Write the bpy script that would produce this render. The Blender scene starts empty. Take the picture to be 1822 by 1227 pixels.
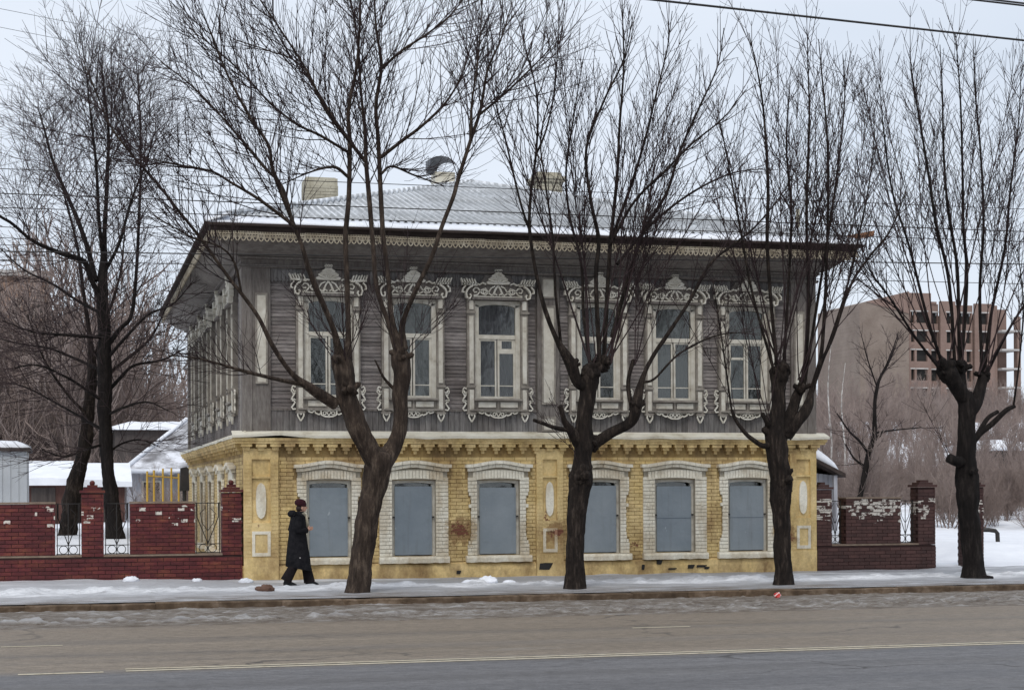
import bpy, math, random
import numpy as np
from mathutils import Vector, Matrix
random.seed(7); rng = np.random.default_rng(11)
R = math.radians
scn = bpy.context.scene
COL = scn.collection

# ------------------------------------------------------------------ camera, sky, sun, exposure
F, CX, HOR, CZ = 3000.0, 911.0, 868.0, 1.80
YAW = math.atan(786/3000.0); ROLL = 0.0045
SN, CS = math.sin(YAW), math.cos(YAW)
cam = bpy.data.cameras.new('camera'); camo = bpy.data.objects.new('camera', cam); COL.objects.link(camo)
cam.sensor_width = 36; cam.lens = 36*F/1822; cam.shift_y = (HOR-613.5)/1822
cam.clip_start = 0.1; cam.clip_end = 3000
camo.matrix_world = Matrix.Translation((0, 0, CZ)) @ Matrix.Rotation(-YAW, 4, 'Z') @ Matrix.Rotation(R(90), 4, 'X') @ Matrix.Rotation(-ROLL, 4, 'Z')
scn.camera = camo

SUN_EL, SUN_AZ = R(52), R(205)      # behind the photographer, veiled by cloud
w = bpy.data.worlds.new('World'); scn.world = w; w.use_nodes = True
nt = w.node_tree; nt.nodes.clear()
out = nt.nodes.new('ShaderNodeOutputWorld'); bg = nt.nodes.new('ShaderNodeBackground'); bg.inputs[1].default_value = 0.10
sky = nt.nodes.new('ShaderNodeTexSky'); sky.sky_type = 'NISHITA'; sky.sun_disc = False
sky.sun_elevation = SUN_EL; sky.sun_rotation = SUN_AZ; sky.air_density = 1.0; sky.dust_density = 3.0; sky.ozone_density = 1.5
tc = nt.nodes.new('ShaderNodeTexCoord'); mp = nt.nodes.new('ShaderNodeMapping'); mp.inputs['Scale'].default_value = (1.0, 1.0, 3.0)
nz = nt.nodes.new('ShaderNodeTexNoise'); nz.inputs['Scale'].default_value = 2.2; nz.inputs['Detail'].default_value = 4
cr = nt.nodes.new('ShaderNodeValToRGB'); cr.color_ramp.elements[0].color = (6.1, 6.75, 7.7, 1); cr.color_ramp.elements[1].color = (7.6, 8.1, 8.9, 1)
cr.color_ramp.elements[0].position = 0.3; cr.color_ramp.elements[1].position = 0.7
mx = nt.nodes.new('ShaderNodeMix'); mx.data_type = 'RGBA'; mx.inputs[0].default_value = 0.88     # overcast veil over the clear sky
L = nt.links.new
L(tc.outputs['Generated'], mp.inputs[0]); L(mp.outputs[0], nz.inputs['Vector']); L(nz.outputs['Fac'], cr.inputs[0])
L(sky.outputs[0], mx.inputs[6]); L(cr.outputs[0], mx.inputs[7]); L(mx.outputs[2], bg.inputs[0]); L(bg.outputs[0], out.inputs[0])
sl = bpy.data.lights.new('sun', 'SUN'); sl.energy = 1.4; sl.angle = R(25); sl.color = (1.0, 0.96, 0.9)
so = bpy.data.objects.new('sun', sl); COL.objects.link(so)
sd = Vector((math.sin(SUN_AZ)*math.cos(SUN_EL), math.cos(SUN_AZ)*math.cos(SUN_EL), math.sin(SUN_EL)))
so.rotation_euler = sd.to_track_quat('Z', 'Y').to_euler(); so.location = (-10, -20, 40)
vs = scn.view_settings; vs.view_transform = 'Standard'; vs.look = 'None'; vs.gamma = 1; vs.exposure = 0.28; vs.use_curve_mapping = False

# ------------------------------------------------------------------ helpers
def ray(px):
    k = (px-CX)/F
    return SN+k*CS, CS-k*SN
def P(px, py, Y):                      # a point of the place at distance Y across the street, read off the photograph
    rx, ry = ray(px); D = Y/ry
    return Vector((rx*D, Y, CZ+(HOR-ROLL*(px-CX)-py)*D/F))
def WX(px, Y): return P(px, 0, Y).x
def PXM(px, Y): return (Y/ray(px)[1])/F  # metres per picture pixel there

class MB:
    def __init__(s): s.v = []; s.f = []
    def add(s, vs, fs):
        o = len(s.v); s.v += [tuple(p) for p in vs]; s.f += [tuple(i+o for i in f) for f in fs]
    def box(s, x0, x1, y0, y1, z0, z1):
        s.add([(x0,y0,z0),(x1,y0,z0),(x1,y1,z0),(x0,y1,z0),(x0,y0,z1),(x1,y0,z1),(x1,y1,z1),(x0,y1,z1)],
              [(0,1,5,4),(1,2,6,5),(2,3,7,6),(3,0,4,7),(4,5,6,7),(3,2,1,0)]); return s
    def prism(s, poly, y0, y1):        # poly: (x,z) counter-clockwise seen from -y
        n = len(poly)
        s.add([(x,y0,z) for x,z in poly]+[(x,y1,z) for x,z in poly],
              [tuple(range(n)), tuple(range(2*n-1,n-1,-1))]+[((i+1)%n,i,i+n,(i+1)%n+n) for i in range(n)]); return s
    def stroke(s, pts, wd, y0, y1):    # flat sawn ribbon in the xz plane
        n = len(pts); P_ = [np.array(p, float) for p in pts]; a = []; b = []
        for i in range(n):
            d = P_[min(i+1,n-1)]-P_[max(i-1,0)]; L_ = np.hypot(*d) or 1; q = np.array([-d[1], d[0]])/L_*wd*0.5
            a.append(P_[i]+q); b.append(P_[i]-q)
        vs = [(p[0],y0,p[1]) for p in a]+[(p[0],y0,p[1]) for p in b]+[(p[0],y1,p[1]) for p in a]+[(p[0],y1,p[1]) for p in b]
        fs = []
        for i in range(n-1):
            fs += [(i,n+i,n+i+1,i+1), (i,i+1,2*n+i+1,2*n+i), (n+i+1,n+i,3*n+i,3*n+i+1)]
        fs += [(0,2*n,3*n,n), (n-1,2*n-1,4*n-1,3*n-1)]
        s.add(vs, fs); return s
    def tube(s, pts, rad, n=8, cap=True):
        v, f = tube_arr(np.array([pts], float), np.array([rad], float), n)
        o = len(s.v); s.v += [tuple(p) for p in v]; s.f += [tuple(int(i)+o for i in q) for q in f]
        if cap:
            m = len(v); s.f += [tuple(range(o+n-1,o-1,-1)), tuple(range(o+m-n,o+m))]
        return s
    def sphere(s, c, r, nu=10, nv=6):
        rx, ry, rz = r if isinstance(r, tuple) else (r, r, r)
        vs = [(c[0],c[1],c[2]-rz)]; fs = []
        for j in range(1, nv):
            a = -math.pi/2+math.pi*j/nv
            for i in range(nu):
                t = 2*math.pi*i/nu; vs.append((c[0]+rx*math.cos(a)*math.cos(t), c[1]+ry*math.cos(a)*math.sin(t), c[2]+rz*math.sin(a)))
        vs.append((c[0],c[1],c[2]+rz)); m = len(vs)-1
        for i in range(nu):
            k = (i+1)%nu; fs.append((0,1+k,1+i)); fs.append((m, m-nu+i, m-nu+k))
            for j in range(nv-2): fs.append((1+j*nu+i,1+j*nu+k,1+(j+1)*nu+k,1+(j+1)*nu+i))
        s.add(vs, fs); return s
    def loft(s, rings, cap=True):      # rings of equal length
        n = len(rings[0]); o = len(s.v)
        for r in rings: s.v += [tuple(p) for p in r]
        for j in range(len(rings)-1):
            for i in range(n):
                k = (i+1)%n; s.f.append((o+j*n+i,o+j*n+k,o+(j+1)*n+k,o+(j+1)*n+i))
        if cap: s.f += [tuple(range(o+n-1,o-1,-1)), tuple(range(o+(len(rings)-1)*n,o+len(rings)*n))]
        return s
    def mesh(s, name, smooth=False):
        m = bpy.data.meshes.new(name); m.from_pydata(s.v, [], s.f); m.update()
        if smooth: m.polygons.foreach_set('use_smooth', [True]*len(m.polygons))
        return m
def link(name, mesh, mat=None, parent=None, loc=(0,0,0), rz=0.0, **props):
    o = bpy.data.objects.new(name, mesh); COL.objects.link(o); o.location = loc; o.rotation_euler = (0,0,rz)
    if parent: o.parent = parent
    if mat and mesh and not mesh.materials: mesh.materials.append(mat)
    for k, v in props.items(): o[k] = v
    return o
def part(name, mb, mat, parent=None, loc=(0,0,0), rz=0.0, smooth=False, **props):
    return link(name, mb.mesh(name, smooth), mat, parent, loc, rz, **props)
def thing(name, label, cat, loc=(0,0,0), rz=0.0, group=None):
    o = link(name, None, None, None, loc, rz, label=label, category=cat)
    if group: o['group'] = group
    return o
def copy_tree(o, parent=None):
    c = o.copy(); COL.objects.link(c); c.parent = parent
    for ch in list(o.children): copy_tree(ch, c)
    return c

def tube_arr(Pt, Rd, n):               # many polylines (M,S,3), radii (M,S) -> verts, quads
    M, S, _ = Pt.shape
    T = np.empty_like(Pt); T[:,1:-1] = Pt[:,2:]-Pt[:,:-2]; T[:,0] = Pt[:,1]-Pt[:,0]; T[:,-1] = Pt[:,-1]-Pt[:,-2]
    T /= np.linalg.norm(T, axis=2, keepdims=True)+1e-9
    ref = np.repeat(np.eye(3)[np.argmin(np.abs(T).max(1), axis=1)][:,None,:], S, 1)     # the axis the line keeps farthest from
    U = np.cross(T, ref); U /= np.linalg.norm(U, axis=2, keepdims=True)+1e-9
    V = np.cross(T, U)
    a = np.arange(n)*2*math.pi/n
    ring = Pt[:,:,None,:]+Rd[:,:,None,None]*(U[:,:,None,:]*np.cos(a)[None,None,:,None]+V[:,:,None,:]*np.sin(a)[None,None,:,None])
    v = ring.reshape(-1, 3)
    m, s, i = np.meshgrid(np.arange(M), np.arange(S-1), np.arange(n), indexing='ij')
    b = (m*S+s)*n; k = (i+1) % n
    f = np.stack([b+i, b+n+i, b+n+k, b+k], -1).reshape(-1, 4)
    return v, f
def arr_mesh(name, vlist, flist, smooth=True):
    off = 0; fs = []
    for v, f in zip(vlist, flist): fs.append(f+off); off += len(v)
    v = np.concatenate(vlist).astype(np.float32); f = np.concatenate(fs).astype(np.int32)
    m = bpy.data.meshes.new(name); m.vertices.add(len(v)); m.vertices.foreach_set('co', v.ravel())
    k = f.shape[1]; m.loops.add(f.size); m.loops.foreach_set('vertex_index', f.ravel())
    m.polygons.add(len(f)); m.polygons.foreach_set('loop_start', np.arange(len(f), dtype=np.int32)*k)
    if smooth: m.polygons.foreach_set('use_smooth', np.ones(len(f), dtype=bool))
    m.update(calc_edges=True); return m
def vnoise(x, y, seed=0):              # smooth value noise on arrays
    xi = np.floor(x).astype(np.int64); yi = np.floor(y).astype(np.int64); fx = x-xi; fy = y-yi
    def h(a, b):
        n = (a*374761393+b*668265263+seed*974634777) & 0x7fffffff
        n = ((n ^ (n >> 13))*1274126177) & 0x7fffffff
        return ((n ^ (n >> 16)) & 0xffff)/65535.0
    u = fx*fx*(3-2*fx); v = fy*fy*(3-2*fy)
    return (h(xi,yi)*(1-u)+h(xi+1,yi)*u)*(1-v)+(h(xi,yi+1)*(1-u)+h(xi+1,yi+1)*u)*v
def fbm(x, y, seed=0, o=4):
    s = 0; a = 0.5
    for i in range(o): s = s+a*vnoise(x, y, seed+i); x = x*2.03; y = y*2.03; a *= 0.5
    return s
def sst(x, a, b):
    t = np.clip((x-a)/(b-a), 0, 1); return t*t*(3-2*t)
def grid_mesh(name, xs, ys, zf, smooth=True):
    X, Y = np.meshgrid(xs, ys); Z = zf(X, Y)
    v = np.stack([X, Y, Z], -1).reshape(-1, 3); nx = len(xs); ny = len(ys)
    j, i = np.meshgrid(np.arange(ny-1), np.arange(nx-1), indexing='ij'); b = j*nx+i
    f = np.stack([b, b+1, b+nx+1, b+nx], -1).reshape(-1, 4)
    return arr_mesh(name, [v], [f], smooth)

# ------------------------------------------------------------------ materials
def newmat(name):
    m = bpy.data.materials.new(name); m.use_nodes = True; t = m.node_tree; t.nodes.clear()
    o = t.nodes.new('ShaderNodeOutputMaterial'); b = t.nodes.new('ShaderNodeBsdfPrincipled'); t.links.new(b.outputs[0], o.inputs[0])
    return m, t, b, o
class NT:                              # short-hand for building node graphs
    def __init__(s, t): s.t = t
    def n(s, typ, **kw):
        x = s.t.nodes.new(typ)
        for k, v in kw.items(): setattr(x, k, v)
        return x
    def l(s, a, b): s.t.links.new(a, b)
    def pos(s, world=True):
        if world: return s.n('ShaderNodeNewGeometry').outputs['Position']
        return s.n('ShaderNodeTexCoord').outputs['Object']
    def noise(s, vec, scale, detail=4, rough=0.55, stretch=None):
        if stretch:
            m = s.n('ShaderNodeMapping'); m.inputs['Scale'].default_value = stretch; s.l(vec, m.inputs[0]); vec = m.outputs[0]
        x = s.n('ShaderNodeTexNoise'); x.inputs['Scale'].default_value = scale; x.inputs['Detail'].default_value = detail; x.inputs['Roughness'].default_value = rough
        s.l(vec, x.inputs['Vector']); return x.outputs['Fac']
    def ramp(s, fac, stops):
        x = s.n('ShaderNodeValToRGB'); e = x.color_ramp.elements
        while len(e) < len(stops): e.new(0.5)
        for i, (p, c) in enumerate(stops): e[i].position = p; e[i].color = (*c, 1) if len(c) == 3 else c
        s.l(fac, x.inputs[0]); return x.outputs[0]
    def rng(s, fac, a, b, c=0.0, d=1.0):
        x = s.n('ShaderNodeMapRange'); s.l(fac, x.inputs[0])
        for i, q in enumerate((a, b, c, d)): x.inputs[i+1].default_value = q
        return x.outputs[0]
    def mix(s, fac, a, b, mode='MIX'):
        x = s.n('ShaderNodeMix'); x.data_type = 'RGBA'; x.blend_type = mode
        for sock, q in ((x.inputs[0], fac), (x.inputs[6], a), (x.inputs[7], b)):
            if hasattr(q, 'links'): s.l(q, sock)
            elif isinstance(q, (int, float)): sock.default_value = q
            else: sock.default_value = (*q, 1)
        return x.outputs[2]
    def math(s, op, a, b=None):
        x = s.n('ShaderNodeMath'); x.operation = op
        for i, q in enumerate((a, b)):
            if q is None: continue
            if hasattr(q, 'links'): s.l(q, x.inputs[i])
            else: x.inputs[i].default_value = q
        return x.outputs[0]
    def sep(s, vec):
        x = s.n('ShaderNodeSeparateXYZ'); s.l(vec, x.inputs[0]); return x.outputs
    def bump(s, h, b, strength=0.4, dist=0.02):
        x = s.n('ShaderNodeBump'); x.inputs['Strength'].default_value = strength; x.inputs['Distance'].default_value = dist
        s.l(h, x.inputs['Height']); s.l(x.outputs[0], b.inputs['Normal'])
def simple(name, stops, scale=3.0, rough=0.8, bump=0.0, bscale=None, stretch=None, world=True, vary=0.0, dist=0.02, spec=0.3, detail=5):
    m, t, b, o = newmat(name); g = NT(t); p = g.pos(world)
    c = g.ramp(g.noise(p, scale, detail, 0.6, stretch), stops)
    if vary:
        oi = g.n('ShaderNodeObjectInfo'); c = g.mix(1.0, c, g.ramp(oi.outputs['Random'], [(0,(1-vary,)*3),(1,(1+vary*0.5,)*3)]), 'MULTIPLY')
    g.l(c, b.inputs['Base Color']); b.inputs['Roughness'].default_value = rough; b.inputs['Specular IOR Level'].default_value = spec
    if bump: g.bump(g.noise(p, bscale or scale*6, 5, 0.6, stretch), b, bump, dist)
    return m

def painted_brick(name, c1, c2, stain, bare=None, barelo=0.66, vary=0.12):
    m, t, b, o = newmat(name); g = NT(t); p = g.pos()
    c = g.ramp(g.noise(p, 1.6, 6, 0.65), [(0.32, c1), (0.68, c2)])
    st = g.noise(p, 1.3, 6, 0.7, (1.0, 1.0, 0.5))
    c = g.mix(g.rng(st, 0.46, 0.66, 0, 0.8), c, stain)
    z = g.sep(p)[2]
    low = g.math('MULTIPLY', g.rng(z, 1.3, 0.1, 0, 1), g.rng(g.noise(p, 2.1, 6, 0.7, (1,1,0.6)), 0.42, 0.7, 0, 0.9))
    c = g.mix(low, c, stain)
    # rain streaks under the cornice
    sk = g.math('MULTIPLY', g.rng(z, 2.0, 2.75, 0, 1), g.rng(g.noise(p, 3.0, 4, 0.6, (2.2, 2.2, 0.12)), 0.5, 0.75, 0, 0.6))
    c = g.mix(sk, c, stain)
    if bare and vary:
        for sx, sz, sr in ((7.82,0.93,0.30),(9.87,0.86,0.22),(12.52,0.98,0.26),(15.05,0.75,0.16)):     # paint and face broken off down to the brick
            cb = g.n('ShaderNodeCombineXYZ'); xyz = g.sep(p); g.l(xyz[0], cb.inputs[0]); g.l(g.math('MULTIPLY', xyz[2], 1.25), cb.inputs[2]); vd = g.n('ShaderNodeVectorMath'); vd.operation = 'DISTANCE'; g.l(cb.outputs[0], vd.inputs[0]); vd.inputs[1].default_value = (sx, 0, sz*1.25)
            dd = g.math('ADD', vd.outputs['Value'], g.math('MULTIPLY', g.math('SUBTRACT', g.noise(p, 7, 5, 0.7), 0.5), 0.9)); c = g.mix(g.rng(dd, sr+0.12, sr, 0, 0.85), c, stain); c = g.mix(g.rng(dd, sr*0.55, sr*0.48, 0, 1), c, bare)
    if bare: c = g.mix(g.rng(g.noise(p, 1.05, 7, 0.75), barelo, barelo+0.03, 0, 1), c, bare)
    if vary:
        oi = g.n('ShaderNodeObjectInfo'); c = g.mix(1.0, c, g.ramp(oi.outputs['Random'], [(0,(1-vary,)*3),(1,(1+vary*0.4,)*3)]), 'MULTIPLY')
    c = g.mix(1.0, c, g.ramp(g.noise(p, 22, 3, 0.6), [(0.3,(0.86,)*3),(0.7,(1.06,)*3)]), 'MULTIPLY')
    g.l(c, b.inputs['Base Color']); b.inputs['Roughness'].default_value = 0.85; b.inputs['Specular IOR Level'].default_value = 0.25
    g.bump(g.noise(p, 14, 6, 0.65), b, 0.5, 0.02); return m
M = {}
M['yellow'] = painted_brick('yellow_limewash', (0.60,0.44,0.185), (0.80,0.62,0.32), (0.27,0.165,0.075), (0.17,0.065,0.04), 0.64)
M['yellow_mortar'] = painted_brick('yellow_mortar', (0.30,0.20,0.08), (0.42,0.30,0.13), (0.14,0.09,0.045), None)
M['plinth'] = painted_brick('yellow_plinth_render', (0.62,0.45,0.19), (0.79,0.60,0.30), (0.20,0.12,0.055), (0.045,0.035,0.03), 0.69, 0)
M['whitebrick'] = painted_brick('whitewashed_brick', (0.72,0.67,0.54), (0.87,0.83,0.71), (0.44,0.34,0.21), (0.30,0.16,0.10), 0.72, 0.08)
M['whitemortar'] = simple('whitewash_joint', [(0.3,(0.26,0.225,0.17)),(0.7,(0.42,0.38,0.30))], 6, 0.9)
def red_brick():
    m, t, b, o = newmat('red_painted_brick'); g = NT(t); p = g.pos()
    oi = g.n('ShaderNodeObjectInfo')
    z = g.sep(p)[2]; x = g.sep(p)[0]
    left = g.rng(x, 8, 10, 0, 1)
    c1 = g.ramp(g.noise(p, 2.2, 6, 0.7, (1,1,2.2)), [(0.25,(0.040,0.009,0.010)),(0.48,(0.095,0.016,0.018)),(0.62,(0.14,0.036,0.022)),(0.75,(0.21,0.085,0.042))])
    c2 = g.ramp(g.noise(p, 2.2, 6, 0.7), [(0.3,(0.045,0.021,0.018)),(0.7,(0.088,0.040,0.034))])
    c = g.mix(left, c1, c2)
    c = g.mix(1.0, c, g.ramp(oi.outputs['Random'], [(0,(0.75,)*3),(1,(1.2,)*3)]), 'MULTIPLY')
    # paint flaked off the pale brick in a band near the top
    band = g.math('MULTIPLY', g.rng(z, 0.98, 1.22, 0, 1), g.rng(z, 1.56, 1.46, 0, 1))
    row = g.math('FLOOR', g.math('DIVIDE', g.math('SUBTRACT', z, 0.536), 0.077))                       # brick by brick
    col = g.math('FLOOR', g.math('ADD', g.math('DIVIDE', x, 0.125), g.math('MULTIPLY', row, 0.5)))
    cv = g.n('ShaderNodeCombineXYZ'); g.l(row, cv.inputs[0]); g.l(col, cv.inputs[1]); wn = g.n('ShaderNodeTexWhiteNoise'); wn.noise_dimensions = '2D'; g.l(cv.outputs[0], wn.inputs['Vector'])
    big = g.noise(p, 1.6, 3, 0.6); prob = g.math('MULTIPLY', band, g.math('ADD', g.math('ADD', 0.02, g.math('MULTIPLY', left, 0.42)), g.rng(big, 0.44, 0.68, 0, 0.36)))
    on = g.math('LESS_THAN', wn.outputs['Value'], prob)
    msk = g.math('MULTIPLY', on, g.rng(g.noise(p, 9.0, 4, 0.6, (1,1,1.8)), 0.44, 0.50, 0, 1))
    c = g.mix(msk, c, (0.60,0.555,0.49))
    g.l(c, b.inputs['Base Color']); b.inputs['Roughness'].default_value = 0.62; b.inputs['Specular IOR Level'].default_value = 0.35
    g.bump(g.noise(p, 18, 5, 0.65), b, 0.5, 0.015); return m
M['red'] = red_brick()
M['redmortar'] = simple('red_painted_joint', [(0.3,(0.022,0.010,0.009)),(0.7,(0.042,0.018,0.016))], 5, 0.85)
M['coping'] = simple('concrete_coping', [(0.3,(0.17,0.12,0.09)),(0.7,(0.26,0.20,0.15))], 7, 0.9, 0.4)
def wood(name, c1, c2, c3, stretch, vary=0.18):
    m, t, b, o = newmat(name); g = NT(t); p = g.pos()
    c = g.ramp(g.noise(p, 4.0, 7, 0.7, stretch), [(0.28, c1), (0.5, c2), (0.75, c3)])
    c = g.mix(g.rng(g.noise(p, 0.9, 5, 0.65), 0.45, 0.72, 0, 0.6), c, (0.085,0.066,0.058))
    oi = g.n('ShaderNodeObjectInfo'); c = g.mix(1.0, c, g.ramp(oi.outputs['Random'], [(0,(1-vary,)*3),(1,(1+vary,)*3)]), 'MULTIPLY')
    g.l(c, b.inputs['Base Color']); b.inputs['Roughness'].default_value = 0.85; b.inputs['Specular IOR Level'].default_value = 0.2
    g.bump(g.noise(p, 9, 6, 0.7, stretch), b, 0.6, 0.012); return m
M['clap'] = wood('grey_clapboard', (0.11,0.095,0.093), (0.205,0.184,0.176), (0.32,0.295,0.272), (1.2,1.2,9), 0.26)
M['vboard'] = wood('grey_vertical_boards', (0.10,0.092,0.092), (0.185,0.177,0.173), (0.30,0.29,0.272), (9,9,0.9), 0.28)
M['timber'] = wood('weathered_timber', (0.10,0.086,0.078), (0.175,0.157,0.143), (0.27,0.25,0.222), (6,6,1.0), 0.1)
M['soffit'] = wood('soffit_boards', (0.12,0.105,0.094), (0.19,0.172,0.157), (0.28,0.262,0.235), (1.5,1.5,6), 0.06)
M['fascia'] = wood('dark_fascia', (0.028,0.02,0.018), (0.045,0.033,0.029), (0.07,0.055,0.048), (1.5,1.5,6), 0.06)  # shadow line below the roof edge is put into this near-black colour
M['trim'] = simple('worn_white_paint', [(0.2,(0.27,0.23,0.185)),(0.40,(0.50,0.465,0.39)),(0.7,(0.66,0.635,0.56))], 5.5, 0.75, 0.4, 24, detail=7)
M['trimgrey'] = simple('worn_grey_paint', [(0.25,(0.13,0.112,0.095)),(0.5,(0.24,0.215,0.185)),(0.8,(0.38,0.35,0.30))], 5.0, 0.8, 0.4, 20, detail=7)
M['lace'] = simple('worn_carved_lace', [(0.2,(0.36,0.32,0.25)),(0.42,(0.60,0.565,0.48)),(0.75,(0.76,0.735,0.66))], 6.0, 0.8, 0.3, 26, detail=7)
M['lacetan'] = simple('bare_eaves_lace', [(0.25,(0.19,0.155,0.11)),(0.5,(0.36,0.31,0.23)),(0.75,(0.52,0.475,0.38))], 2.5, 0.85, 0.3, 20, detail=7)
def shutter_mat():
    m, t, b, o = newmat('grey_blue_sheet_steel'); g = NT(t); p = g.pos()
    c = g.ramp(g.noise(p, 1.8, 4, 0.6), [(0.25,(0.180,0.212,0.236)),(0.75,(0.238,0.270,0.292))])
    c = g.mix(g.rng(g.noise(p, 2.4, 6, 0.7, (3.5,3.5,0.25)), 0.54, 0.76, 0, 0.45), c, (0.13,0.135,0.135))      # run-off streaks
    c = g.mix(g.rng(g.noise(p, 6.0, 6, 0.75), 0.68, 0.72, 0, 0.7), c, (0.20,0.13,0.09))                        # rust blooms
    c = g.mix(g.rng(g.noise(p, 5.0, 3, 0.6, (1.6,1.6,0.8)), 0.72, 0.735, 0, 0.6), c, (0.40,0.44,0.45))         # scuffs
    oi = g.n('ShaderNodeObjectInfo'); c = g.mix(1.0, c, g.ramp(oi.outputs['Random'], [(0,(0.86,0.88,0.90)),(1,(1.08,1.06,1.04))]), 'MULTIPLY')
    g.l(c, b.inputs['Base Color']); b.inputs['Roughness'].default_value = 0.5; b.inputs['Specular IOR Level'].default_value = 0.4
    g.bump(g.noise(p, 2.6, 3, 0.55), b, 0.5, 0.05); return m
M['shutter'] = shutter_mat()
M['seam'] = simple('shutter_seam', [(0.3,(0.09,0.115,0.14)),(0.7,(0.12,0.15,0.18))], 5, 0.6)
M['dark'] = simple('dark_interior', [(0.3,(0.02,0.019,0.018)),(0.7,(0.03,0.028,0.026))], 3, 0.9)
M['curtain'] = simple('faded_violet_curtain', [(0.3,(0.15,0.13,0.19)),(0.55,(0.26,0.20,0.29)),(0.75,(0.19,0.22,0.34))], 3.2, 0.9, 0.5, 8, (7,7,0.8))
M['netcurtain'] = simple('grey_net_curtain', [(0.3,(0.09,0.09,0.088)),(0.7,(0.19,0.19,0.185))], 3.0, 0.9, 0.4, 8, (7,7,0.8))
def glass():
    m, t, b, o = newmat('old_window_glass'); g = NT(t); t.nodes.remove(b)
    tr = g.n('ShaderNodeBsdfTransparent'); tr.inputs[0].default_value = (0.66,0.68,0.66,1); gl = g.n('ShaderNodeBsdfGlossy'); gl.inputs['Roughness'].default_value = 0.12
    gl.inputs['Color'].default_value = (0.85,0.86,0.84,1)
    lw = g.n('ShaderNodeLayerWeight'); lw.inputs[0].default_value = 0.25
    f = g.rng(lw.outputs['Fresnel'], 0, 1, 0.085, 0.9); ms = g.n('ShaderNodeMixShader'); g.l(f, ms.inputs[0]); g.l(tr.outputs[0], ms.inputs[1]); g.l(gl.outputs[0], ms.inputs[2])
    bp = g.n('ShaderNodeBump'); bp.inputs['Strength'].default_value = 0.25; bp.inputs['Distance'].default_value = 0.05; g.l(g.noise(g.pos(), 3.0, 2), bp.inputs['Height']); g.l(bp.outputs[0], gl.inputs['Normal'])
    g.l(ms.outputs[0], o.inputs[0]); return m
M['glass'] = glass()
def roofmat():
    m, t, b, o = newmat('asbestos_sheet_thin_snow'); g = NT(t); p = g.pos()
    c = g.ramp(g.noise(p, 1.2, 6, 0.7), [(0.3,(0.25,0.265,0.275)),(0.55,(0.36,0.375,0.39)),(0.75,(0.46,0.48,0.50))])
    nrm = g.sep(g.n('ShaderNodeNewGeometry').outputs['Normal'])
    c = g.mix(g.rng(g.noise(p, 1.0, 6, 0.7), 0.54, 0.68, 0, 0.6), c, (0.68,0.71,0.75))
    ob = g.sep(g.pos(False)); ph = g.math('SINE', g.math('MULTIPLY', g.math('ADD', ob[0], 0.155*0.25), 2*math.pi/0.155))          # snow lodged in the troughs
    tro = g.math('MULTIPLY', g.rng(ph, 0.2, -0.5, 0, 1), g.rng(g.noise(p, 1.1, 5, 0.65), 0.34, 0.55, 0.15, 0.95)); c = g.mix(tro, c, (0.72,0.745,0.78))
    oi = g.n('ShaderNodeObjectInfo'); c = g.mix(1.0, c, g.ramp(oi.outputs['Random'], [(0,(0.9,)*3),(1,(1.06,)*3)]), 'MULTIPLY')
    g.l(c, b.inputs['Base Color']); b.inputs['Roughness'].default_value = 0.9; return m
M['roof'] = roofmat()
M['snow'] = simple('snow', [(0.3,(0.68,0.70,0.75)),(0.7,(0.80,0.82,0.86))], 1.5, 0.75, 0.35, 6, dist=0.04)
M['flash'] = simple('painted_flashing', [(0.25,(0.38,0.33,0.24)),(0.42,(0.62,0.58,0.47)),(0.7,(0.76,0.73,0.63))], 2.6, 0.6, 0.4, 9, detail=7)
M['chim'] = painted_brick('pale_chimney_brick', (0.42,0.39,0.30), (0.54,0.50,0.40), (0.30,0.27,0.20), None, 0.7)
M['zinc'] = simple('galvanised_sheet', [(0.3,(0.10,0.105,0.115)),(0.6,(0.22,0.23,0.245)),(0.8,(0.34,0.355,0.37))], 2.5, 0.42, 0.2, 5)
M['rust'] = simple('rusty_tin', [(0.3,(0.20,0.09,0.045)),(0.7,(0.34,0.18,0.10))], 6, 0.8, 0.3)
M['iron'] = simple('black_iron', [(0.3,(0.018,0.017,0.016)),(0.7,(0.035,0.03,0.028))], 8, 0.55)
def bark(name, c1, c2, c3):
    m, t, b, o = newmat(name); g = NT(t); p = g.pos()
    n1 = g.noise(p, 5.0, 8, 0.75, (2.8,2.8,0.6))
    c = g.ramp(n1, [(0.3, c1), (0.52, c2), (0.72, c3)])
    c = g.mix(g.rng(g.noise(p, 1.5, 4, 0.6), 0.5, 0.72, 0, 0.7), c, c1)
    g.l(c, b.inputs['Base Color']); b.inputs['Roughness'].default_value = 0.92; b.inputs['Specular IOR Level'].default_value = 0.15
    g.bump(n1, b, 1.0, 0.05); return m
M['bark'] = bark('street_tree_bark', (0.006,0.005,0.005), (0.024,0.018,0.015), (0.095,0.074,0.06))
M['barkbrown'] = bark('brown_tree_bark', (0.012,0.009,0.008), (0.055,0.040,0.031), (0.17,0.13,0.10))
M['barkdark'] = bark('dark_wet_bark', (0.006,0.005,0.005), (0.016,0.013,0.012), (0.045,0.037,0.033))
M['twig'] = simple('bare_twigs', [(0.3,(0.020,0.013,0.014)),(0.7,(0.052,0.035,0.035))], 1.2, 0.85, spec=0.15)
M['twighazed'] = simple('hazed_bare_twigs', [(0.3,(0.026,0.018,0.019)),(0.7,(0.070,0.050,0.049))], 0.8, 0.85, spec=0.15)  # paler than the street twigs: haze over the yard put into the colour
M['twigfar'] = simple('far_brown_twigs', [(0.25,(0.155,0.118,0.104)),(0.5,(0.25,0.196,0.174)),(0.75,(0.36,0.295,0.262))], 0.25, 0.9, spec=0.1)  # lightened brown, partly standing for haze over the far brush
M['birch'] = simple('pale_birch_bark', [(0.35,(0.20,0.185,0.17)),(0.6,(0.5,0.48,0.45))], 3, 0.8)
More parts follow.
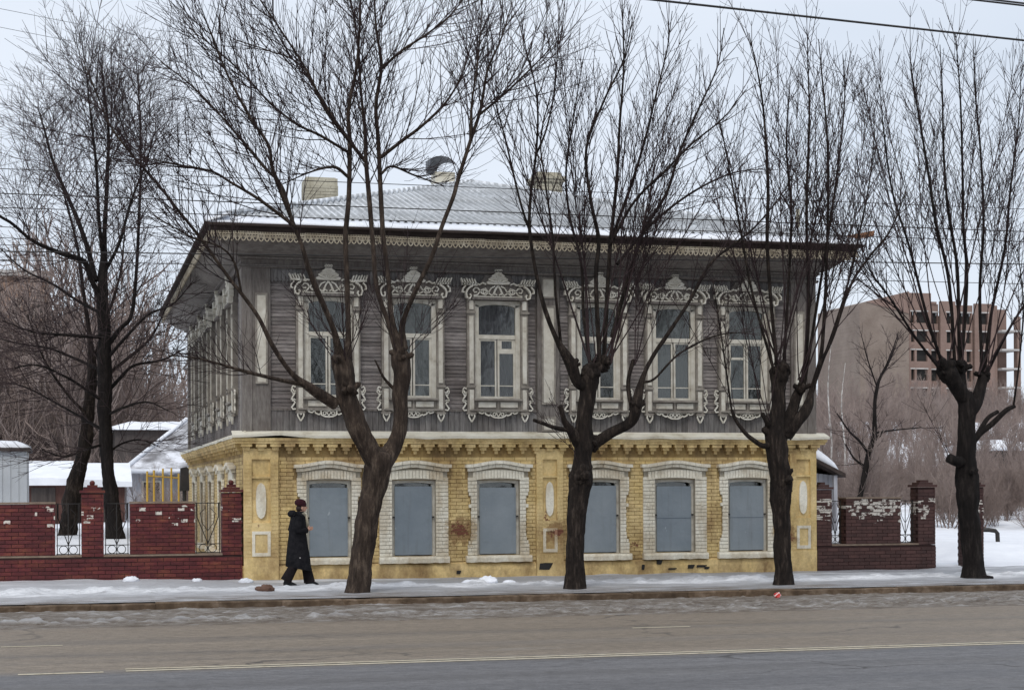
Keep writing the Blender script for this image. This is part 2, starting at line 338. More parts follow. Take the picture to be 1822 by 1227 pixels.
M['asph'] = None
# ------------------------------------------------------------------ ground, road, pavement, kerb, slush
YF = 34.0; XL = 3.35; HW = 12.42; HD = 16.3          # house front plane, left corner, width, depth
KERB = 27.35; ROADZ = -0.12
def gz(X, Y):
    X = np.asarray(X, float); Y = np.asarray(Y, float)
    z = -0.3+0.3*sst(Y, 33.9, 34.35)
    z = z+0.62*sst(Y, 34.7, 36.2)*(1-sst(X, 2.2, 3.2))
    z = z+0.72*sst(Y, 34.7, 36.5)*sst(X, 15.6, 15.9)*(1-sst(X-0.02*(Y-34), 18.0, 18.9))
    z = z+0.55*sst(Y, 36, 56)*sst(X, 18.0, 19.2)
    z = z+0.38*sst(Y, 35.4, 37.8)*sst(X, 20.2, 20.9)
    u = X/np.maximum(Y, 1)
    z = z+7.0*sst(Y, 75, 230)*sst(u, 0.2, 0.45)+3.0*sst(Y, 80, 220)
    z = z+0.35*(fbm(X*0.35, Y*0.35, 3)-0.45)*sst(Y, 35, 42)
    return z
xs = np.concatenate([np.linspace(-700,-40,25), np.arange(-38,60,0.8), np.linspace(62,900,60)])
ys = np.concatenate([np.linspace(-150,30,14), np.arange(33,60,0.35), np.linspace(61,260,80), np.linspace(280,1800,20)])
link('ground', grid_mesh('ground', xs, ys, gz), M['snow'], kind='structure')

def road_mat():
    m, t, b, o = newmat('dirty_winter_asphalt'); g = NT(t); p = g.pos(); s = g.sep(p)
    wob = g.math('ADD', s[1], g.math('MULTIPLY', g.noise(p, 0.5, 4, 0.6, (0.35,1,1)), 0.9))
    fine = g.noise(p, 34, 4, 0.7); streak = g.noise(p, 1.0, 5, 0.6, (0.07, 2.6, 1))
    base = g.ramp(streak, [(0.3,(0.098,0.096,0.100)),(0.7,(0.150,0.147,0.150))])
    dirt = g.ramp(streak, [(0.3,(0.165,0.135,0.103)),(0.7,(0.225,0.188,0.148))])
    f = g.math('MULTIPLY', g.rng(wob, 18.5, 19.2, 0, 1), g.rng(g.noise(p, 0.6, 5, 0.6, (0.2,1,1)), 0.2, 0.45, 0.65, 1))
    c = g.mix(f, base, dirt)
    f2 = g.rng(wob, 22.2, 24.2, 0, 0.5); c = g.mix(f2, c, (0.19,0.155,0.12))
    c = g.mix(1.0, c, g.ramp(fine, [(0.3,(0.72,)*3),(0.7,(1.22,)*3)]), 'MULTIPLY')
    c = g.mix(1.0, c, g.ramp(g.noise(p, 9, 6, 0.8, (0.6,1.2,1)), [(0.34,(0.68,)*3),(0.66,(1.28,)*3)]), 'MULTIPLY')
    for yt in (16.9, 20.3, 22.0):                                       # damp wheel tracks
        tr = g.math('MULTIPLY', g.rng(g.math('ABSOLUTE', g.math('SUBTRACT', wob, yt+0.4)), 0.45, 0.1, 0, 1), 0.30); c = g.mix(tr, c, (0.085,0.080,0.078))
    vo = g.n('ShaderNodeTexVoronoi'); vo.feature = 'DISTANCE_TO_EDGE'; vo.inputs['Scale'].default_value = 0.32
    mpv = g.n('ShaderNodeMapping'); mpv.inputs['Scale'].default_value = (0.6,1.3,1); dst = g.n('ShaderNodeVectorMath'); dst.operation = 'ADD'
    nv = g.n('ShaderNodeTexNoise'); nv.inputs['Scale'].default_value = 1.4; nv.inputs['Detail'].default_value = 5; g.l(p, nv.inputs['Vector']); g.l(p, dst.inputs[0]); g.l(nv.outputs['Color'], dst.inputs[1])
    g.l(dst.outputs[0], mpv.inputs[0]); g.l(mpv.outputs[0], vo.inputs['Vector'])
    ck = g.math('MULTIPLY', g.rng(vo.outputs['Distance'], 0.012, 0.004, 0, 1), g.rng(g.noise(p, 0.3, 3, 0.5), 0.45, 0.6, 0, 0.8)); c = g.mix(ck, c, (0.04,0.036,0.033))
    salt = g.rng(g.noise(p, 1.2, 7, 0.75, (0.25,1.2,1)), 0.60, 0.74, 0, 0.35); c = g.mix(salt, c, (0.30,0.29,0.28))
    sp = g.noise(p, 60, 2, 0.5); c = g.mix(g.rng(sp, 0.76, 0.8, 0, 0.5), c, (0.4,0.4,0.4))
    g.l(c, b.inputs['Base Color']); g.l(g.rng(streak, 0.3, 0.7, 0.55, 0.85), b.inputs['Roughness']); b.inputs['Specular IOR Level'].default_value = 0.35
    g.bump(fine, b, 0.35, 0.006); return m
mb = MB(); mb.add([(-80,-30,ROADZ),(160,-30,ROADZ),(160,KERB+0.02,ROADZ),(-80,KERB+0.02,ROADZ)], [(0,1,2,3)])
part('road', mb, road_mat(), kind='structure')
def line_mat():
    m, t, b, o = newmat('worn_road_paint'); g = NT(t); p = g.pos()
    c = g.ramp(g.noise(p, 9, 6, 0.7), [(0.32,(0.22,0.19,0.15)),(0.42,(0.46,0.40,0.28)),(0.7,(0.62,0.57,0.45))])
    g.l(c, b.inputs['Base Color']); b.inputs['Roughness'].default_value = 0.8; return m
M['line'] = line_mat()
def marking(x0, x1, y, wd):
    mb = MB(); n = max(2, int((x1-x0)/0.5)); h = wd/2
    for i in range(n):
        a = x0+(x1-x0)*i/n; c = x0+(x1-x0)*(i+1)/n
        mb.add([(a,y-h,ROADZ+0.004),(c,y-h,ROADZ+0.004),(c,y+h,ROADZ+0.004),(a,y+h,ROADZ+0.004)], [(0,1,2,3)])
    part('road_marking', mb, M['line'], kind='structure')
xl = WX(222, 18.4)
marking(xl, 60, 18.33, 0.085); marking(xl, 60, 18.53, 0.075)
marking(WX(30,18.2), WX(183,18.2), 18.30, 0.09)
marking(-30, WX(-60,18.2), 18.30, 0.09)
marking(WX(1120,22.0), WX(1222,22.0), 21.9, 0.08)
marking(WX(0,21.6), WX(110,21.6), 21.6, 0.07)

def pave_mat():
    m, t, b, o = newmat('trodden_snow_and_ice'); g = NT(t); p = g.pos(); s = g.sep(p)
    n1 = g.noise(p, 0.75, 6, 0.65, (0.22,1.3,1)); n2 = g.noise(p, 2.6, 6, 0.7, (0.5,1.3,1))
    snow = g.ramp(g.noise(p, 5, 6, 0.7, (0.6,1.2,1)), [(0.34,(0.42,0.42,0.435)),(0.46,(0.60,0.61,0.635)),(0.66,(0.76,0.77,0.79))])
    ice = g.ramp(n2, [(0.3,(0.23,0.235,0.25)),(0.5,(0.34,0.345,0.365)),(0.72,(0.48,0.485,0.505))])
    # pushed-up ridge of cleaner snow between the trodden lane and the trees
    yw = g.math('ADD', s[1], g.math('MULTIPLY', g.noise(p, 0.35, 4, 0.6), 1.6))
    ridge = g.math('MULTIPLY', g.rng(yw, 30.2, 30.7, 0, 1), g.rng(yw, 31.9, 31.3, 0, 1))
    wall = g.rng(yw, 33.9, 34.5, 0, 0.5)
    f = g.rng(g.math('ADD', n1, g.math('ADD', g.math('MULTIPLY', ridge, 0.22), g.math('MULTIPLY', wall, 0.16))), 0.54, 0.72, 0, 1)
    leftish = g.rng(s[0], 6.5, 2.0, 0, 0.4); f = g.math('ADD', f, leftish)
    f.node.use_clamp = True
    c = g.mix(f, ice, snow)
    dirt = g.math('MULTIPLY', g.rng(yw, 30.5, 28.8, 0, 1), g.rng(g.noise(p, 2.2, 7, 0.75, (0.4,1.3,1)), 0.40, 0.58, 0, 0.9))
    c = g.mix(dirt, c, (0.13,0.105,0.085))
    sp = g.math('MULTIPLY', g.rng(g.noise(p, 6, 7, 0.8, (0.6,1.4,1)), 0.58, 0.68, 0, 0.75), g.rng(s[1], 33.8, 29, 0.35, 1)); c = g.mix(sp, c, (0.10,0.08,0.065))
    g.l(c, b.inputs['Base Color']); g.l(g.rng(f, 0, 1, 0.45, 0.8), b.inputs['Roughness'])
    g.bump(g.noise(p, 5, 7, 0.75), b, 0.9, 0.06); return m
def pz(X, Y):
    r = sst(Y, 29.4, 30.1)*(1-sst(Y, 30.5, 31.3))
    z = 0.012-0.045*sst(Y, 31.0, 33.8)+0.05*(fbm(X*1.3, Y*2.2, 5)-0.45)*sst(Y, 27.6, 28.6)+0.05*r*fbm(X*0.8, Y*1.2, 9)+0.10*r*np.maximum(fbm(X*3, Y*3.5, 19)-0.5, 0)*3
    z = z+0.05*sst(Y, 33.4, 34.0)*np.maximum(fbm(X*0.9, Y*0.5, 13)-0.45, 0)*2+0.07*(1-sst(X, 1.0, 4.0))*sst(Y, 29.5, 33.5)
    return z-0.12*sst(Y, 34.05, 34.5)*(1-sst(X, 18.4, 18.8))-0.06*sst(Y, 34.3, 34.6)
xs = np.concatenate([np.linspace(-70,-6,30), np.arange(-5.9,27,0.075), np.linspace(27.2,140,45)])
ys = np.concatenate([[KERB+0.165], np.arange(KERB+0.25, 34.62, 0.075)])
link('pavement', grid_mesh('pavement', xs, ys, pz), pave_mat(), kind='structure')

M['kerb'] = simple('muddy_kerb', [(0.3,(0.045,0.029,0.018)),(0.5,(0.095,0.064,0.040)),(0.7,(0.20,0.15,0.11))], 3.4, 0.9, 0.9, 14, vary=0.18, detail=7)
kerb = link('kerb', None, None, kind='structure', loc=(0, KERB, 0))
mbk = MB(); pr = [(0.0,-0.14),(0.0,-0.012),(0.02,0.004),(0.165,0.008),(0.165,-0.14)]
mbk.loft([[(0.002,a+0.006,b-0.004) for a,b in pr],[(0.05,a-0.004,b+0.002) for a,b in pr],[(0.3,a+0.006,b-0.006) for a,b in pr],[(0.62,a-0.004,b+0.003) for a,b in pr],[(0.95,a-0.002,b) for a,b in pr],[(0.999,a+0.004,b-0.004) for a,b in pr]])
km = mbk.mesh('kerb_stone')
for i in range(-12, 62): link('kerb_stone', km, M['kerb'], kerb, (i*1.0+0.3, random.uniform(-0.012,0.012), random.uniform(-0.014,0.008)))

def slush_mat():
    m, t, b, o = newmat('brown_gutter_slush'); g = NT(t); p = g.pos(); s = g.sep(p)
    n = g.noise(p, 5.0, 8, 0.85, (0.4,1.3,1))
    c = g.ramp(n, [(0.36,(0.050,0.036,0.025)),(0.45,(0.14,0.108,0.080)),(0.54,(0.24,0.212,0.182)),(0.64,(0.46,0.45,0.445))])
    left = g.rng(s[0], 8, 0, 0, 0.5)
    h = g.rng(s[2], ROADZ+0.02, ROADZ+0.075, 0, 1); h2 = g.math('MULTIPLY', h, g.math('ADD', 0.18, left))
    c = g.mix(h2, c, (0.50,0.50,0.51))
    edge = g.rng(s[1], 24.6, 23.9, 0, 0.8); c = g.mix(edge, c, (0.15,0.118,0.088))
    g.l(c, b.inputs['Base Color']); b.inputs['Roughness'].default_value = 0.7
    g.bump(g.noise(p, 10, 7, 0.8), b, 1.0, 0.06); return m
def slz(X, Y):
    yy = Y+0.5*(fbm(X*0.25, Y*0.2, 31)-0.5)
    e = sst(yy, 23.8, 24.5)
    r1 = np.exp(-((yy-25.0)/0.30)**2); r2 = np.exp(-((yy-26.3)/0.35)**2)
    h = 0.010+0.15*r1*np.maximum(fbm(X*4.5, Y*6.5, 23)-0.42, 0)*2.0+0.08*r2*np.maximum(fbm(X*3.5, Y*6.0, 27)-0.45, 0)*1.8+0.09*np.maximum(fbm(X*6, Y*8, 21)-0.5, 0)
    return ROADZ-0.02+(h+0.02)*e+0.02*sst(Y, KERB-0.25, KERB)*fbm(X*1.5, Y, 41)
xs = np.concatenate([np.linspace(-70,-6,40), np.arange(-5.9,25,0.06), np.linspace(25.2,140,60)])
ys = np.arange(23.4, KERB+0.01, 0.06)
link('gutter_slush', grid_mesh('gutter_slush', xs, ys, slz), slush_mat(), kind='stuff', label='brown and white slush lying along the kerb')

# ------------------------------------------------------------------ the house
house = thing('house', 'old two-storey house, yellow brick below and carved grey timber above', 'house', (XL, YF, 0))
WXS = [1.72, 3.47, 5.26, 7.46, 9.15, 10.82]           # window axes along the front
SYS = [2.3, 5.0, 7.8, 10.5, 13.4]                     # window axes along the left side
def sweep(profile, name, mat, smooth=False, **props):  # mouldings carried round all four sides with mitred corners
    mb = MB(); rings = []
    for o, z in profile: rings.append([(-o,-o,z),(HW+o,-o,z),(HW+o,HD+o,z),(-o,HD+o,z)])
    for a, b in zip(rings, rings[1:]):
        for i in range(4):
            k = (i+1)%4; mb.add([a[i],a[k],b[k],b[i]], [(0,1,2,3)])
    return part(name, mb, mat, house, smooth=smooth, **props)
def wall_with_holes(mb, x0, x1, z0, z1, holes, y0, y1):   # holes: (xa,xb,za,zb), sorted along x
    x = x0
    for xa, xb, za, zb in holes:
        mb.box(x, xa, y0, y1, z0, z1); mb.box(xa, xb, y0, y1, z0, za); mb.box(xa, xb, y0, y1, zb, z1); x = xb
    mb.box(x, x1, y0, y1, z0, z1)
LO = [(x-0.46, x+0.46, 0.42, 1.97) for x in WXS]
mb = MB(); wall_with_holes(mb, 0.0, HW, 0, 2.80, LO, 0.012, 0.30)
mb.box(0.012, 0.30, 0.30, HD, 0, 2.80); mb.box(HW-0.3, HW-0.012, 0.30, HD, 0, 2.80); mb.box(0.30, HW-0.30, HD-0.3, HD, 0, 2.8)
part('ground_floor_wall', mb, M['yellow_mortar'], house)
# bricks of the front and left side
PIL = [(-0.004, 0.70), (6.07, 6.66), (11.80, HW+0.004)]
def blocked(xa, xb, z):
    for i, x in enumerate(WXS):
        hw = 0.70 if z > 1.95 else (0.595 if 0.75 < z < 1.6 else 0.64)
        if 0.24 < z < 2.30 and xb > x-hw and xa < x+hw: return x-hw, x+hw
    for a, b in PIL:
        if z < 2.5 and xb > a and xa < b: return a, b
    return None
full = []; cut = MB(); BL, BH, J = 0.238, 0.065, 0.012
rows = int((2.52-0.30)/(BH+J))
for r in range(rows):
    z = 0.30+r*(BH+J); x = 0.0-(0.125 if r%2 else 0)
    while x < HW:
        a, b = max(x, 0.0), min(x+BL, HW); k = blocked(a, b, z+BH/2)
        segs = [(a, b)]
        if k: segs = [s for s in ((a, min(b, k[0]-0.004)), (max(a, k[1]+0.004), b)) if s[1]-s[0] > 0.025]
        for s in segs:
            if s[1]-s[0] > BL-0.002: full.append((s[0], z))
            elif s[1]-s[0] > 0.02: d = random.uniform(-0.004,0.002); cut.box(s[0], s[1], d, 0.02, z, z+BH)
        x += BL+J
bm_ = MB().box(0, BL, 0, 0.022, 0, BH).mesh('brick')
full.sort(key=lambda q: q[0]+0.4*abs(q[1]-1.3))
for i, (x, z) in enumerate(full):
    d = random.uniform(-0.005, 0.003)
    if i < 300: link('brick', bm_, M['yellow'], house, (x, d, z))
    else: cut.box(x, x+BL, d, 0.022, z, z+BH)
for r in range(rows):
    z = 0.30+r*(BH+J); y = 0.03-(0.125 if r%2 else 0)
    while y < HD:
        a, b = max(y, 0.03), min(y+BL, HD)
        if not any(0.24 < z < 2.3 and b > c-0.66 and a < c+0.66 for c in SYS): cut.box(random.uniform(-0.003,0.003), 0.02, a, b, z, z+BH)
        y += BL+J
part('brickwork', cut, M['yellow'], house, kind='stuff')
# uneven rendered plinth with broken patches
def plinth(name, x0, x1, z1):
    n = int((x1-x0)/0.06); mb = MB(); rr = []
    for i in range(n+1):
        x = x0+(x1-x0)*i/n; t = z1+0.05*(fbm(np.array([x*2.0]), np.array([1.7]), 55)[0]-0.5)*2
        q = 0.012*(vnoise(np.array([x*4.0]), np.array([0.3]), 71)[0])
        rr.append([(x,-0.045-q,-0.1),(x,-0.05-q,t*0.5),(x,-0.03-q,t-0.03),(x,0.015,t),(x,0.02,-0.1)])
    mb.loft(rr); return part(name, mb, M['plinth'], house)
for a, b in ((0.705,6.065),(6.665,11.795)): plinth('plinth', a, b, 0.27)
mb = MB(); mb.box(-0.05,0.02,0.0,HD,-0.1,0.27); part('side_plinth', mb, M['plinth'], house)
mb = MB()
for x, z, a, b in ((6.12,0.10,0.30,0.14),(8.72,0.17,0.13,0.09),(8.38,0.06,0.07,0.11),(9.42,0.07,0.16,0.08),(9.62,0.09,0.24,0.05),(8.98,0.05,0.20,0.035),(9.80,0.05,0.12,0.05),(4.35,0.04,0.10,0.07)):
    poly = [(x+a*u, z+b*v) for u, v in ((0,0),(0.72,-0.05),(0.85,0.35),(1.0,0.95),(0.5,1.0),(0.05,0.92))]; mb.prism(poly, -0.075, -0.02)
part('broken_render_patch', mb, M['dark'], house, label='dark holes where the plinth render has fallen away')

# pilasters with sunk panels
def pilaster(x0, x1, edge=0):
    pm = MB(); y = -0.055
    zl = [(-0.1,0.42),(0.42,0.98),(0.98,1.13),(1.13,2.02),(2.02,2.06),(2.06,2.40),(2.40,2.62)]
    c = (x0+x1)/2; hw = (x1-x0)*0.265
    for i, (a, b) in enumerate(zl):
        if i in (3, 5):
            pm.box(x0, c-hw, y, 0.02, a, b); pm.box(c+hw, x1, y, 0.02, a, b)
            pm.box(c-hw, c+hw, y+0.045, 0.02, a, b)
        else: pm.box(x0, x1, y-(0.012 if i in (0,) else 0), 0.02, a, b)
    p = part('pilaster', pm, M['yellow'], house)
    lz = [(c+hw*0.55*math.cos(t)*(1 if abs(math.sin(t))<0.85 else 0.75), 1.57+0.36*math.copysign(abs(math.sin(t))**0.6, math.sin(t))) for t in [2*math.pi*k/20 for k in range(20)]]
    part('plaster_medallion', MB().prism(lz, y+0.005, y+0.06), M['whitebrick'], p)
    f = MB(); f.box(c-hw,c+hw,y-0.02,y+0.01,0.46,0.53); f.box(c-hw,c+hw,y-0.02,y+0.01,0.90,0.96); f.box(c-hw,c-hw+0.06,y-0.02,y+0.01,0.53,0.90); f.box(c+hw-0.06,c+hw,y-0.02,y+0.01,0.53,0.90)
    part('panel_frame', f, M['whitebrick'], p)
    # brick courses on the flat strips
    bk = MB(); z = 0.44
    while z < 2.36:
        if not (0.40 < z < 0.98):
            for a, b in ((x0+0.004, c-hw-0.004), (c+hw+0.004, x1-0.004)): bk.box(a, b, y-0.007, y+0.01, z, z+BH)
        else:
            for a, b in ((x0+0.004, c-hw-0.02), (c+hw+0.02, x1-0.004)): bk.box(a, b, y-0.007, y+0.01, z, z+BH)
        z += BH+J
    part('pilaster_brickwork', bk, M['yellow'], p, kind='stuff')
for a, b in PIL: pilaster(a+0.004, b-0.004)
# corbelled brick cornice
cm = MB()
cm.box(-0.105,0.105,-0.15,0.03,2.648,2.712); cm.box(-0.068,0.068,-0.105,0.03,2.580,2.645); cm.box(-0.032,0.032,-0.06,0.03,2.512,2.577)
cmesh = cm.mesh('corbel')
ncb = 44
for i in range(ncb): link('corbel', cmesh, M['yellow'], house, (0.06+(HW-0.12)*i/(ncb-1), random.uniform(-0.008,0.008), random.uniform(-0.006,0.006)))
for i in range(44): link('corbel', cmesh, M['yellow'], house, (0, 0.25+i*0.36, 0), R(-90))
sweep([(0.0,2.712),(0.165,2.716),(0.165,2.765),(0.19,2.768),(0.20,2.825),(0.0,2.83)], 'cornice_band', M['yellow'])
# lead-painted flashing, lifted and buckled along its edge
fm = MB(); per = [(-1,0)]
def fl_edge(pts_in, pts_out):
    pass
def flashing(x0, x1, side):
    n = int((x1-x0)/0.12); rows_ = []
    for i in range(n+1):
        u = x0+(x1-x0)*i/n; q = fbm(np.array([u*1.6+side*40]), np.array([2.2]), 91)[0]-0.47
        lift = 0.05*q+(0.05*math.exp(-((u-0.7)/0.5)**2) if side == 0 else 0)
        o = 0.235+0.03*q
        prof = [(o, 2.822+lift), (o+0.005, 2.872+lift), (0.10, 2.93+lift*0.6), (-0.04, 2.975), (-0.04, 2.95), (0.1,2.9+lift*0.5), (o-0.02, 2.836+lift)]
        rows_.append([((u,-a,z) if side == 0 else (-a,u,z)) for a, z in prof])
    if side == 1: rows_ = [r[::-1] for r in rows_]
    return rows_
fm.loft(flashing(-0.23, HW+0.23, 0)); fm.loft(flashing(-0.10, HD, 1))
part('flashing', fm, M['flash'], house)
mb = MB(); mb.box(HW, HW+0.23, 0.05, HD, 2.83, 2.9); part('side_flashing', mb, M['flash'], house)

# ground-floor windows
def voussoir_arc(hw, z0, rise, h, n, bulge=1.0):
    out_ = []
    def zz(u): return z0+rise*(1-abs(u)**2.0)
    for i in range(n):
        a = -hw+2*hw*i/n+0.004; b = -hw+2*hw*(i+1)/n-0.004
        out_.append([(a,zz(a/hw)),(b,zz(b/hw)),(b,zz(b/hw)+h),(a,zz(a/hw)+h)])
    return out_
def hump(u):                             # raised middle of the hood, like a flattened curtain arch
    return 0.085*(0.5+0.5*math.cos(math.pi*min(1, abs(u)/0.95)))
def lower_window(fancy=True, seam=False, gap=0.12, wide=0.0):
    """surround, sill, frame, dark upper light and steel shutter; returns the part"""
    HWO = 0.66+wide
    sm = MB()
    jin = 0.455
    def jout(z):
        if not fancy: return HWO
        if z > 1.72: return 0.655
        if z > 1.58: return 0.655-0.07*(1.72-z)/0.14
        if z > 0.80: return 0.585
        if z > 0.64: return 0.585+0.075*(0.80-z)/0.16
        return 0.66
    z = 0.42
    while z < 2.02:
        for s in (-1, 1):
            a, b = s*jin, s*(jout(z+0.03)-0.012); sm.box(min(a,b), max(a,b), -0.03, 0.28, z-0.012, z+BH)
        z += BH+J
    sm.box(-HWO+0.02, HWO-0.02, -0.03, 0.012, 1.98, 2.22)
    win = part('ground_floor_window', sm, M['whitemortar'], house)
    bk = MB(); z = 0.42; r = 0
    while z < 2.0:
        for s in (-1, 1):
            o = jout(z+0.03); spl = 0.12 if r%2 else 0.0
            xs_ = [jin+0.002, jin+0.06+spl*0.6, o]
            for a, b in zip(xs_, xs_[1:]):
                a2, b2 = s*(a+0.003), s*(b-0.003); bk.box(min(a2,b2), max(a2,b2), -0.045+random.uniform(-0.003,0.003), 0.0, z, z+BH)
        z += BH+J; r += 1
    part('jamb_bricks', bk, M['whitebrick'], win, kind='stuff')
    for s in (-1, 1): part('jamb_stop', MB().box(min(s*0.585,s*0.635), max(s*0.585,s*0.635), -0.06, 0.0, 1.40, 1.47), M['whitebrick'], win)
    for q in voussoir_arc(0.55+wide, 1.965, 0.045, 0.17, 17): part('lintel_brick', MB().prism(q, -0.055+random.uniform(-0.004,0.004), 0.01), M['whitebrick'], win)
    for tier, (hw, z0, pr) in enumerate(((0.665+wide, 2.15, 0.095), (0.715+wide, 2.225, 0.14))):
        n = 9
        for i in range(n):
            a = -hw+2*hw*i/n+0.003; b = -hw+2*hw*(i+1)/n-0.003
            za, zb = hump(a/hw), hump(b/hw)
            part('hood_brick', MB().prism([(a,z0+za),(b,z0+zb),(b,z0+zb+0.068),(a,z0+za+0.068)], -pr+random.uniform(-0.005,0.005), 0.0), M['whitebrick'], win)
    sl_ = MB(); n = 14; rr = []
    for i in range(n+1):
        x = -0.70-wide*0.5+(1.40+wide)*i/n; q = random.uniform(-0.012,0.012)
        rr.append([(x,-0.11+q,0.275+q*0.6),(x,-0.12+q,0.36),(x,-0.10,0.405),(x,0.24,0.425),(x,0.24,0.28)])
    sl_.loft(rr); part('sill', sl_, M['whitebrick'], win)
    fr = MB(); y0, y1 = 0.07, 0.15
    fr.box(-0.455,-0.385,y0,y1,0.42,1.90); fr.box(0.385,0.455,y0,y1,0.42,1.90)
    arc_ = [(0.385*math.cos(t), 1.885+0.04*math.sin(t)) for t in [math.pi*k/10 for k in range(11)]]
    fr.prism([(-0.455,2.0),(-0.455,1.902)]+arc_[::-1]+[(0.455,1.902),(0.455,2.0)], y0, y1)
    part('frame', fr, M['trim'], win)
    part('pane', MB().box(-0.40,0.40,0.21,0.225,0.42,1.96), M['glass'], win)
    st = 1.945-gap
    sh = part('steel_shutter', MB().box(-0.392,0.388,0.03,0.068,0.44,st), M['shutter'], win)
    if seam: part('seam', MB().box(-0.390,0.386,0.025,0.035,1.14,1.152), M['seam'], win)
    for s in (-1, 1): part('latch', MB().box(min(s*0.39,s*0.435), max(s*0.39,s*0.435), 0.02, 0.069, 1.20, 1.232), M['iron'], win)
    return win
protoF = None
cfg = [(True,False,0.12,0.0),(False,False,0.10,0.06),(True,False,0.13,0.0),(True,False,0.10,0.0),(False,True,0.12,0.06),(True,True,0.12,0.0)]
for x, c in zip(WXS, cfg):
    wn = lower_window(*c); wn.location = (x, 0, 0)
    if c == cfg[0] and protoF is None: protoF = wn
for y in SYS:
    c = copy_tree(protoF, house); c.location = (0.0, y, 0); c.rotation_euler = (0,0,R(-90))

# ---------------- timber storey
UO = [(x-0.46, x+0.46, 3.68, 5.66) for x in WXS]
mb = MB(); wall_with_holes(mb, 0.06, HW-0.06, 2.90, 6.62, UO, 0.085, 0.30)
SO = [(y-0.46, y+0.46, 3.68, 5.66) for y in SYS]
sb = MB(); wall_with_holes(sb, 0.30, HD-0.06, 2.90, 6.62, SO, 0.085, 0.30)
mb.add([(y, x, z) for x, y, z in sb.v], [f[::-1] for f in sb.f])
mb.box(HW-0.30, HW-0.085, 0.30, HD-0.06, 2.9, 6.62); mb.box(0.30, HW-0.30, HD-0.30, HD-0.06, 2.9, 6.62)
part('timber_wall', mb, M['timber'], house)
rm = MB(); rm.box(0.9, HW-0.9, 0.95, HD-1, 0.05, 6.5); rm.box(0.3, HW-0.3, 0.3, HD-0.3, 2.82, 2.88); part('inner_rooms', rm, M['dark'], house)
for k in range(7):
    xx = [0.31]+[ (WXS[i]+WXS[i+1])/2 for i in range(5)]+[HW-0.36]
    part('partition', MB().box(xx[k], xx[k]+0.05, 0.301, 0.949, 0.05, 6.5), M['dark'], house)

bays = []
edges = [0.56]
for i, x in enumerate(WXS):
    edges += [x-0.655, x+0.655]
    if i == 2: edges += [6.09, 6.63]
edges += [HW-0.56]
bays = [(edges[i], edges[i+1]) for i in range(0, len(edges), 2)]
cz0, cz1 = 3.40, 5.98; nb = 33; bh = (cz1-cz0)/nb
for a, b in bays:
    cb = MB(); cb.add([(a,0.062,0),(b,0.062,0),(b,0.09,0),(a,0.09,0),(a,0.078,bh+0.004),(b,0.078,bh+0.004),(b,0.09,bh+0.004),(a,0.09,bh+0.004)],
                      [(0,1,5,4),(1,2,6,5),(3,0,4,7),(4,5,6,7),(3,2,1,0)])
    cme = cb.mesh('clapboard')
    for k in range(nb): link('clapboard', cme, M['clap'], house, (0, random.uniform(-0.006,0.004), cz0+k*bh))
# vertical skirting boards and pointed frieze boards
sk = MB().box(0.004,0.118,0.045,0.085,2.93,3.40).mesh('skirting_board')
x = 0.56
while x < HW-0.6:
    link('skirting_board', sk, M['vboard'], house, (x, random.uniform(-0.006,0.006), random.uniform(-0.008,0.002))); x += 0.122
part('skirting_rail', MB().box(0.55,HW-0.55,0.03,0.08,3.385,3.425), M['timber'], house)
fz = MB().prism([(0.003,0.05),(0.0375,0.0),(0.072,0.05),(0.072,0.30),(0.003,0.30)], 0.04, 0.08).mesh('frieze_board')
x = 0.56
while x < HW-0.6:
    link('frieze_board', fz, M['vboard'], house, (x, random.uniform(-0.004,0.004), 5.96)); x += 0.075
# left side cladding
sc = MB()
sedge = [0.5]
for y in SYS: sedge += [y-0.655, y+0.655]
sedge += [HD-0.4]
for i in range(0, len(sedge), 2):
    for k in range(nb): sc.box(0.060+0.006*(k%2), 0.09, sedge[i], sedge[i+1], cz0+k*bh, cz0+(k+1)*bh-0.006)
y = 0.5
while y < HD-0.5: sc.box(0.045+random.uniform(0,0.012), 0.088, y, y+0.115, 2.93, 3.40); sc.box(0.045, 0.088, y, y+0.112, 5.99, 6.3); y += 0.121
part('side_cladding', sc, M['clap'], house, kind='stuff')
# corner posts and pilaster boards with white sunk panels
def upper_pilaster(x0, x1, panels):
    p = part('pilaster_board', MB().box(x0, x1, -0.005, 0.085, 2.95, 6.28), M['timber'], house)
    c = (x0+x1)/2; pw = (x1-x0)*0.24
    for a, b in panels:
        part('panel', MB().box(c-pw, c+pw, -0.022, 0.0, a, b), M['trim'], p)
        f = MB()
        for s in (-1, 1): f.box(min(c+s*pw,c+s*(pw+0.035)), max(c+s*pw,c+s*(pw+0.035)), -0.036, 0.0, a-0.035, b+0.035)
        f.box(c-pw,c+pw,-0.036,0.0,a-0.035,a); f.box(c-pw,c+pw,-0.036,0.0,b,b+0.035)
        part('panel_moulding', f, M['trimgrey'], p)
upper_pilaster(0.19, 0.555, [(3.95,5.70)])
upper_pilaster(6.12, 6.60, [(3.02,3.26),(3.58,5.58),(5.80,6.16)])
upper_pilaster(HW-0.555, HW-0.19, [(3.58,5.58)])
part('corner_post', MB().box(-0.02, 0.185, -0.02, 0.20, 2.95, 6.30), M['timber'], house)
part('corner_post', MB().box(HW-0.185, HW+0.02, -0.02, 0.20, 2.95, 6.30), M['timber'], house)
part('corner_board', MB().box(-0.012, 0.085, 0.22, 0.50, 2.95, 6.28), M['trimgrey'], house)
part('corner_board', MB().box(-0.012, 0.085, HD-0.40, HD-0.05, 2.95, 6.28), M['timber'], house)

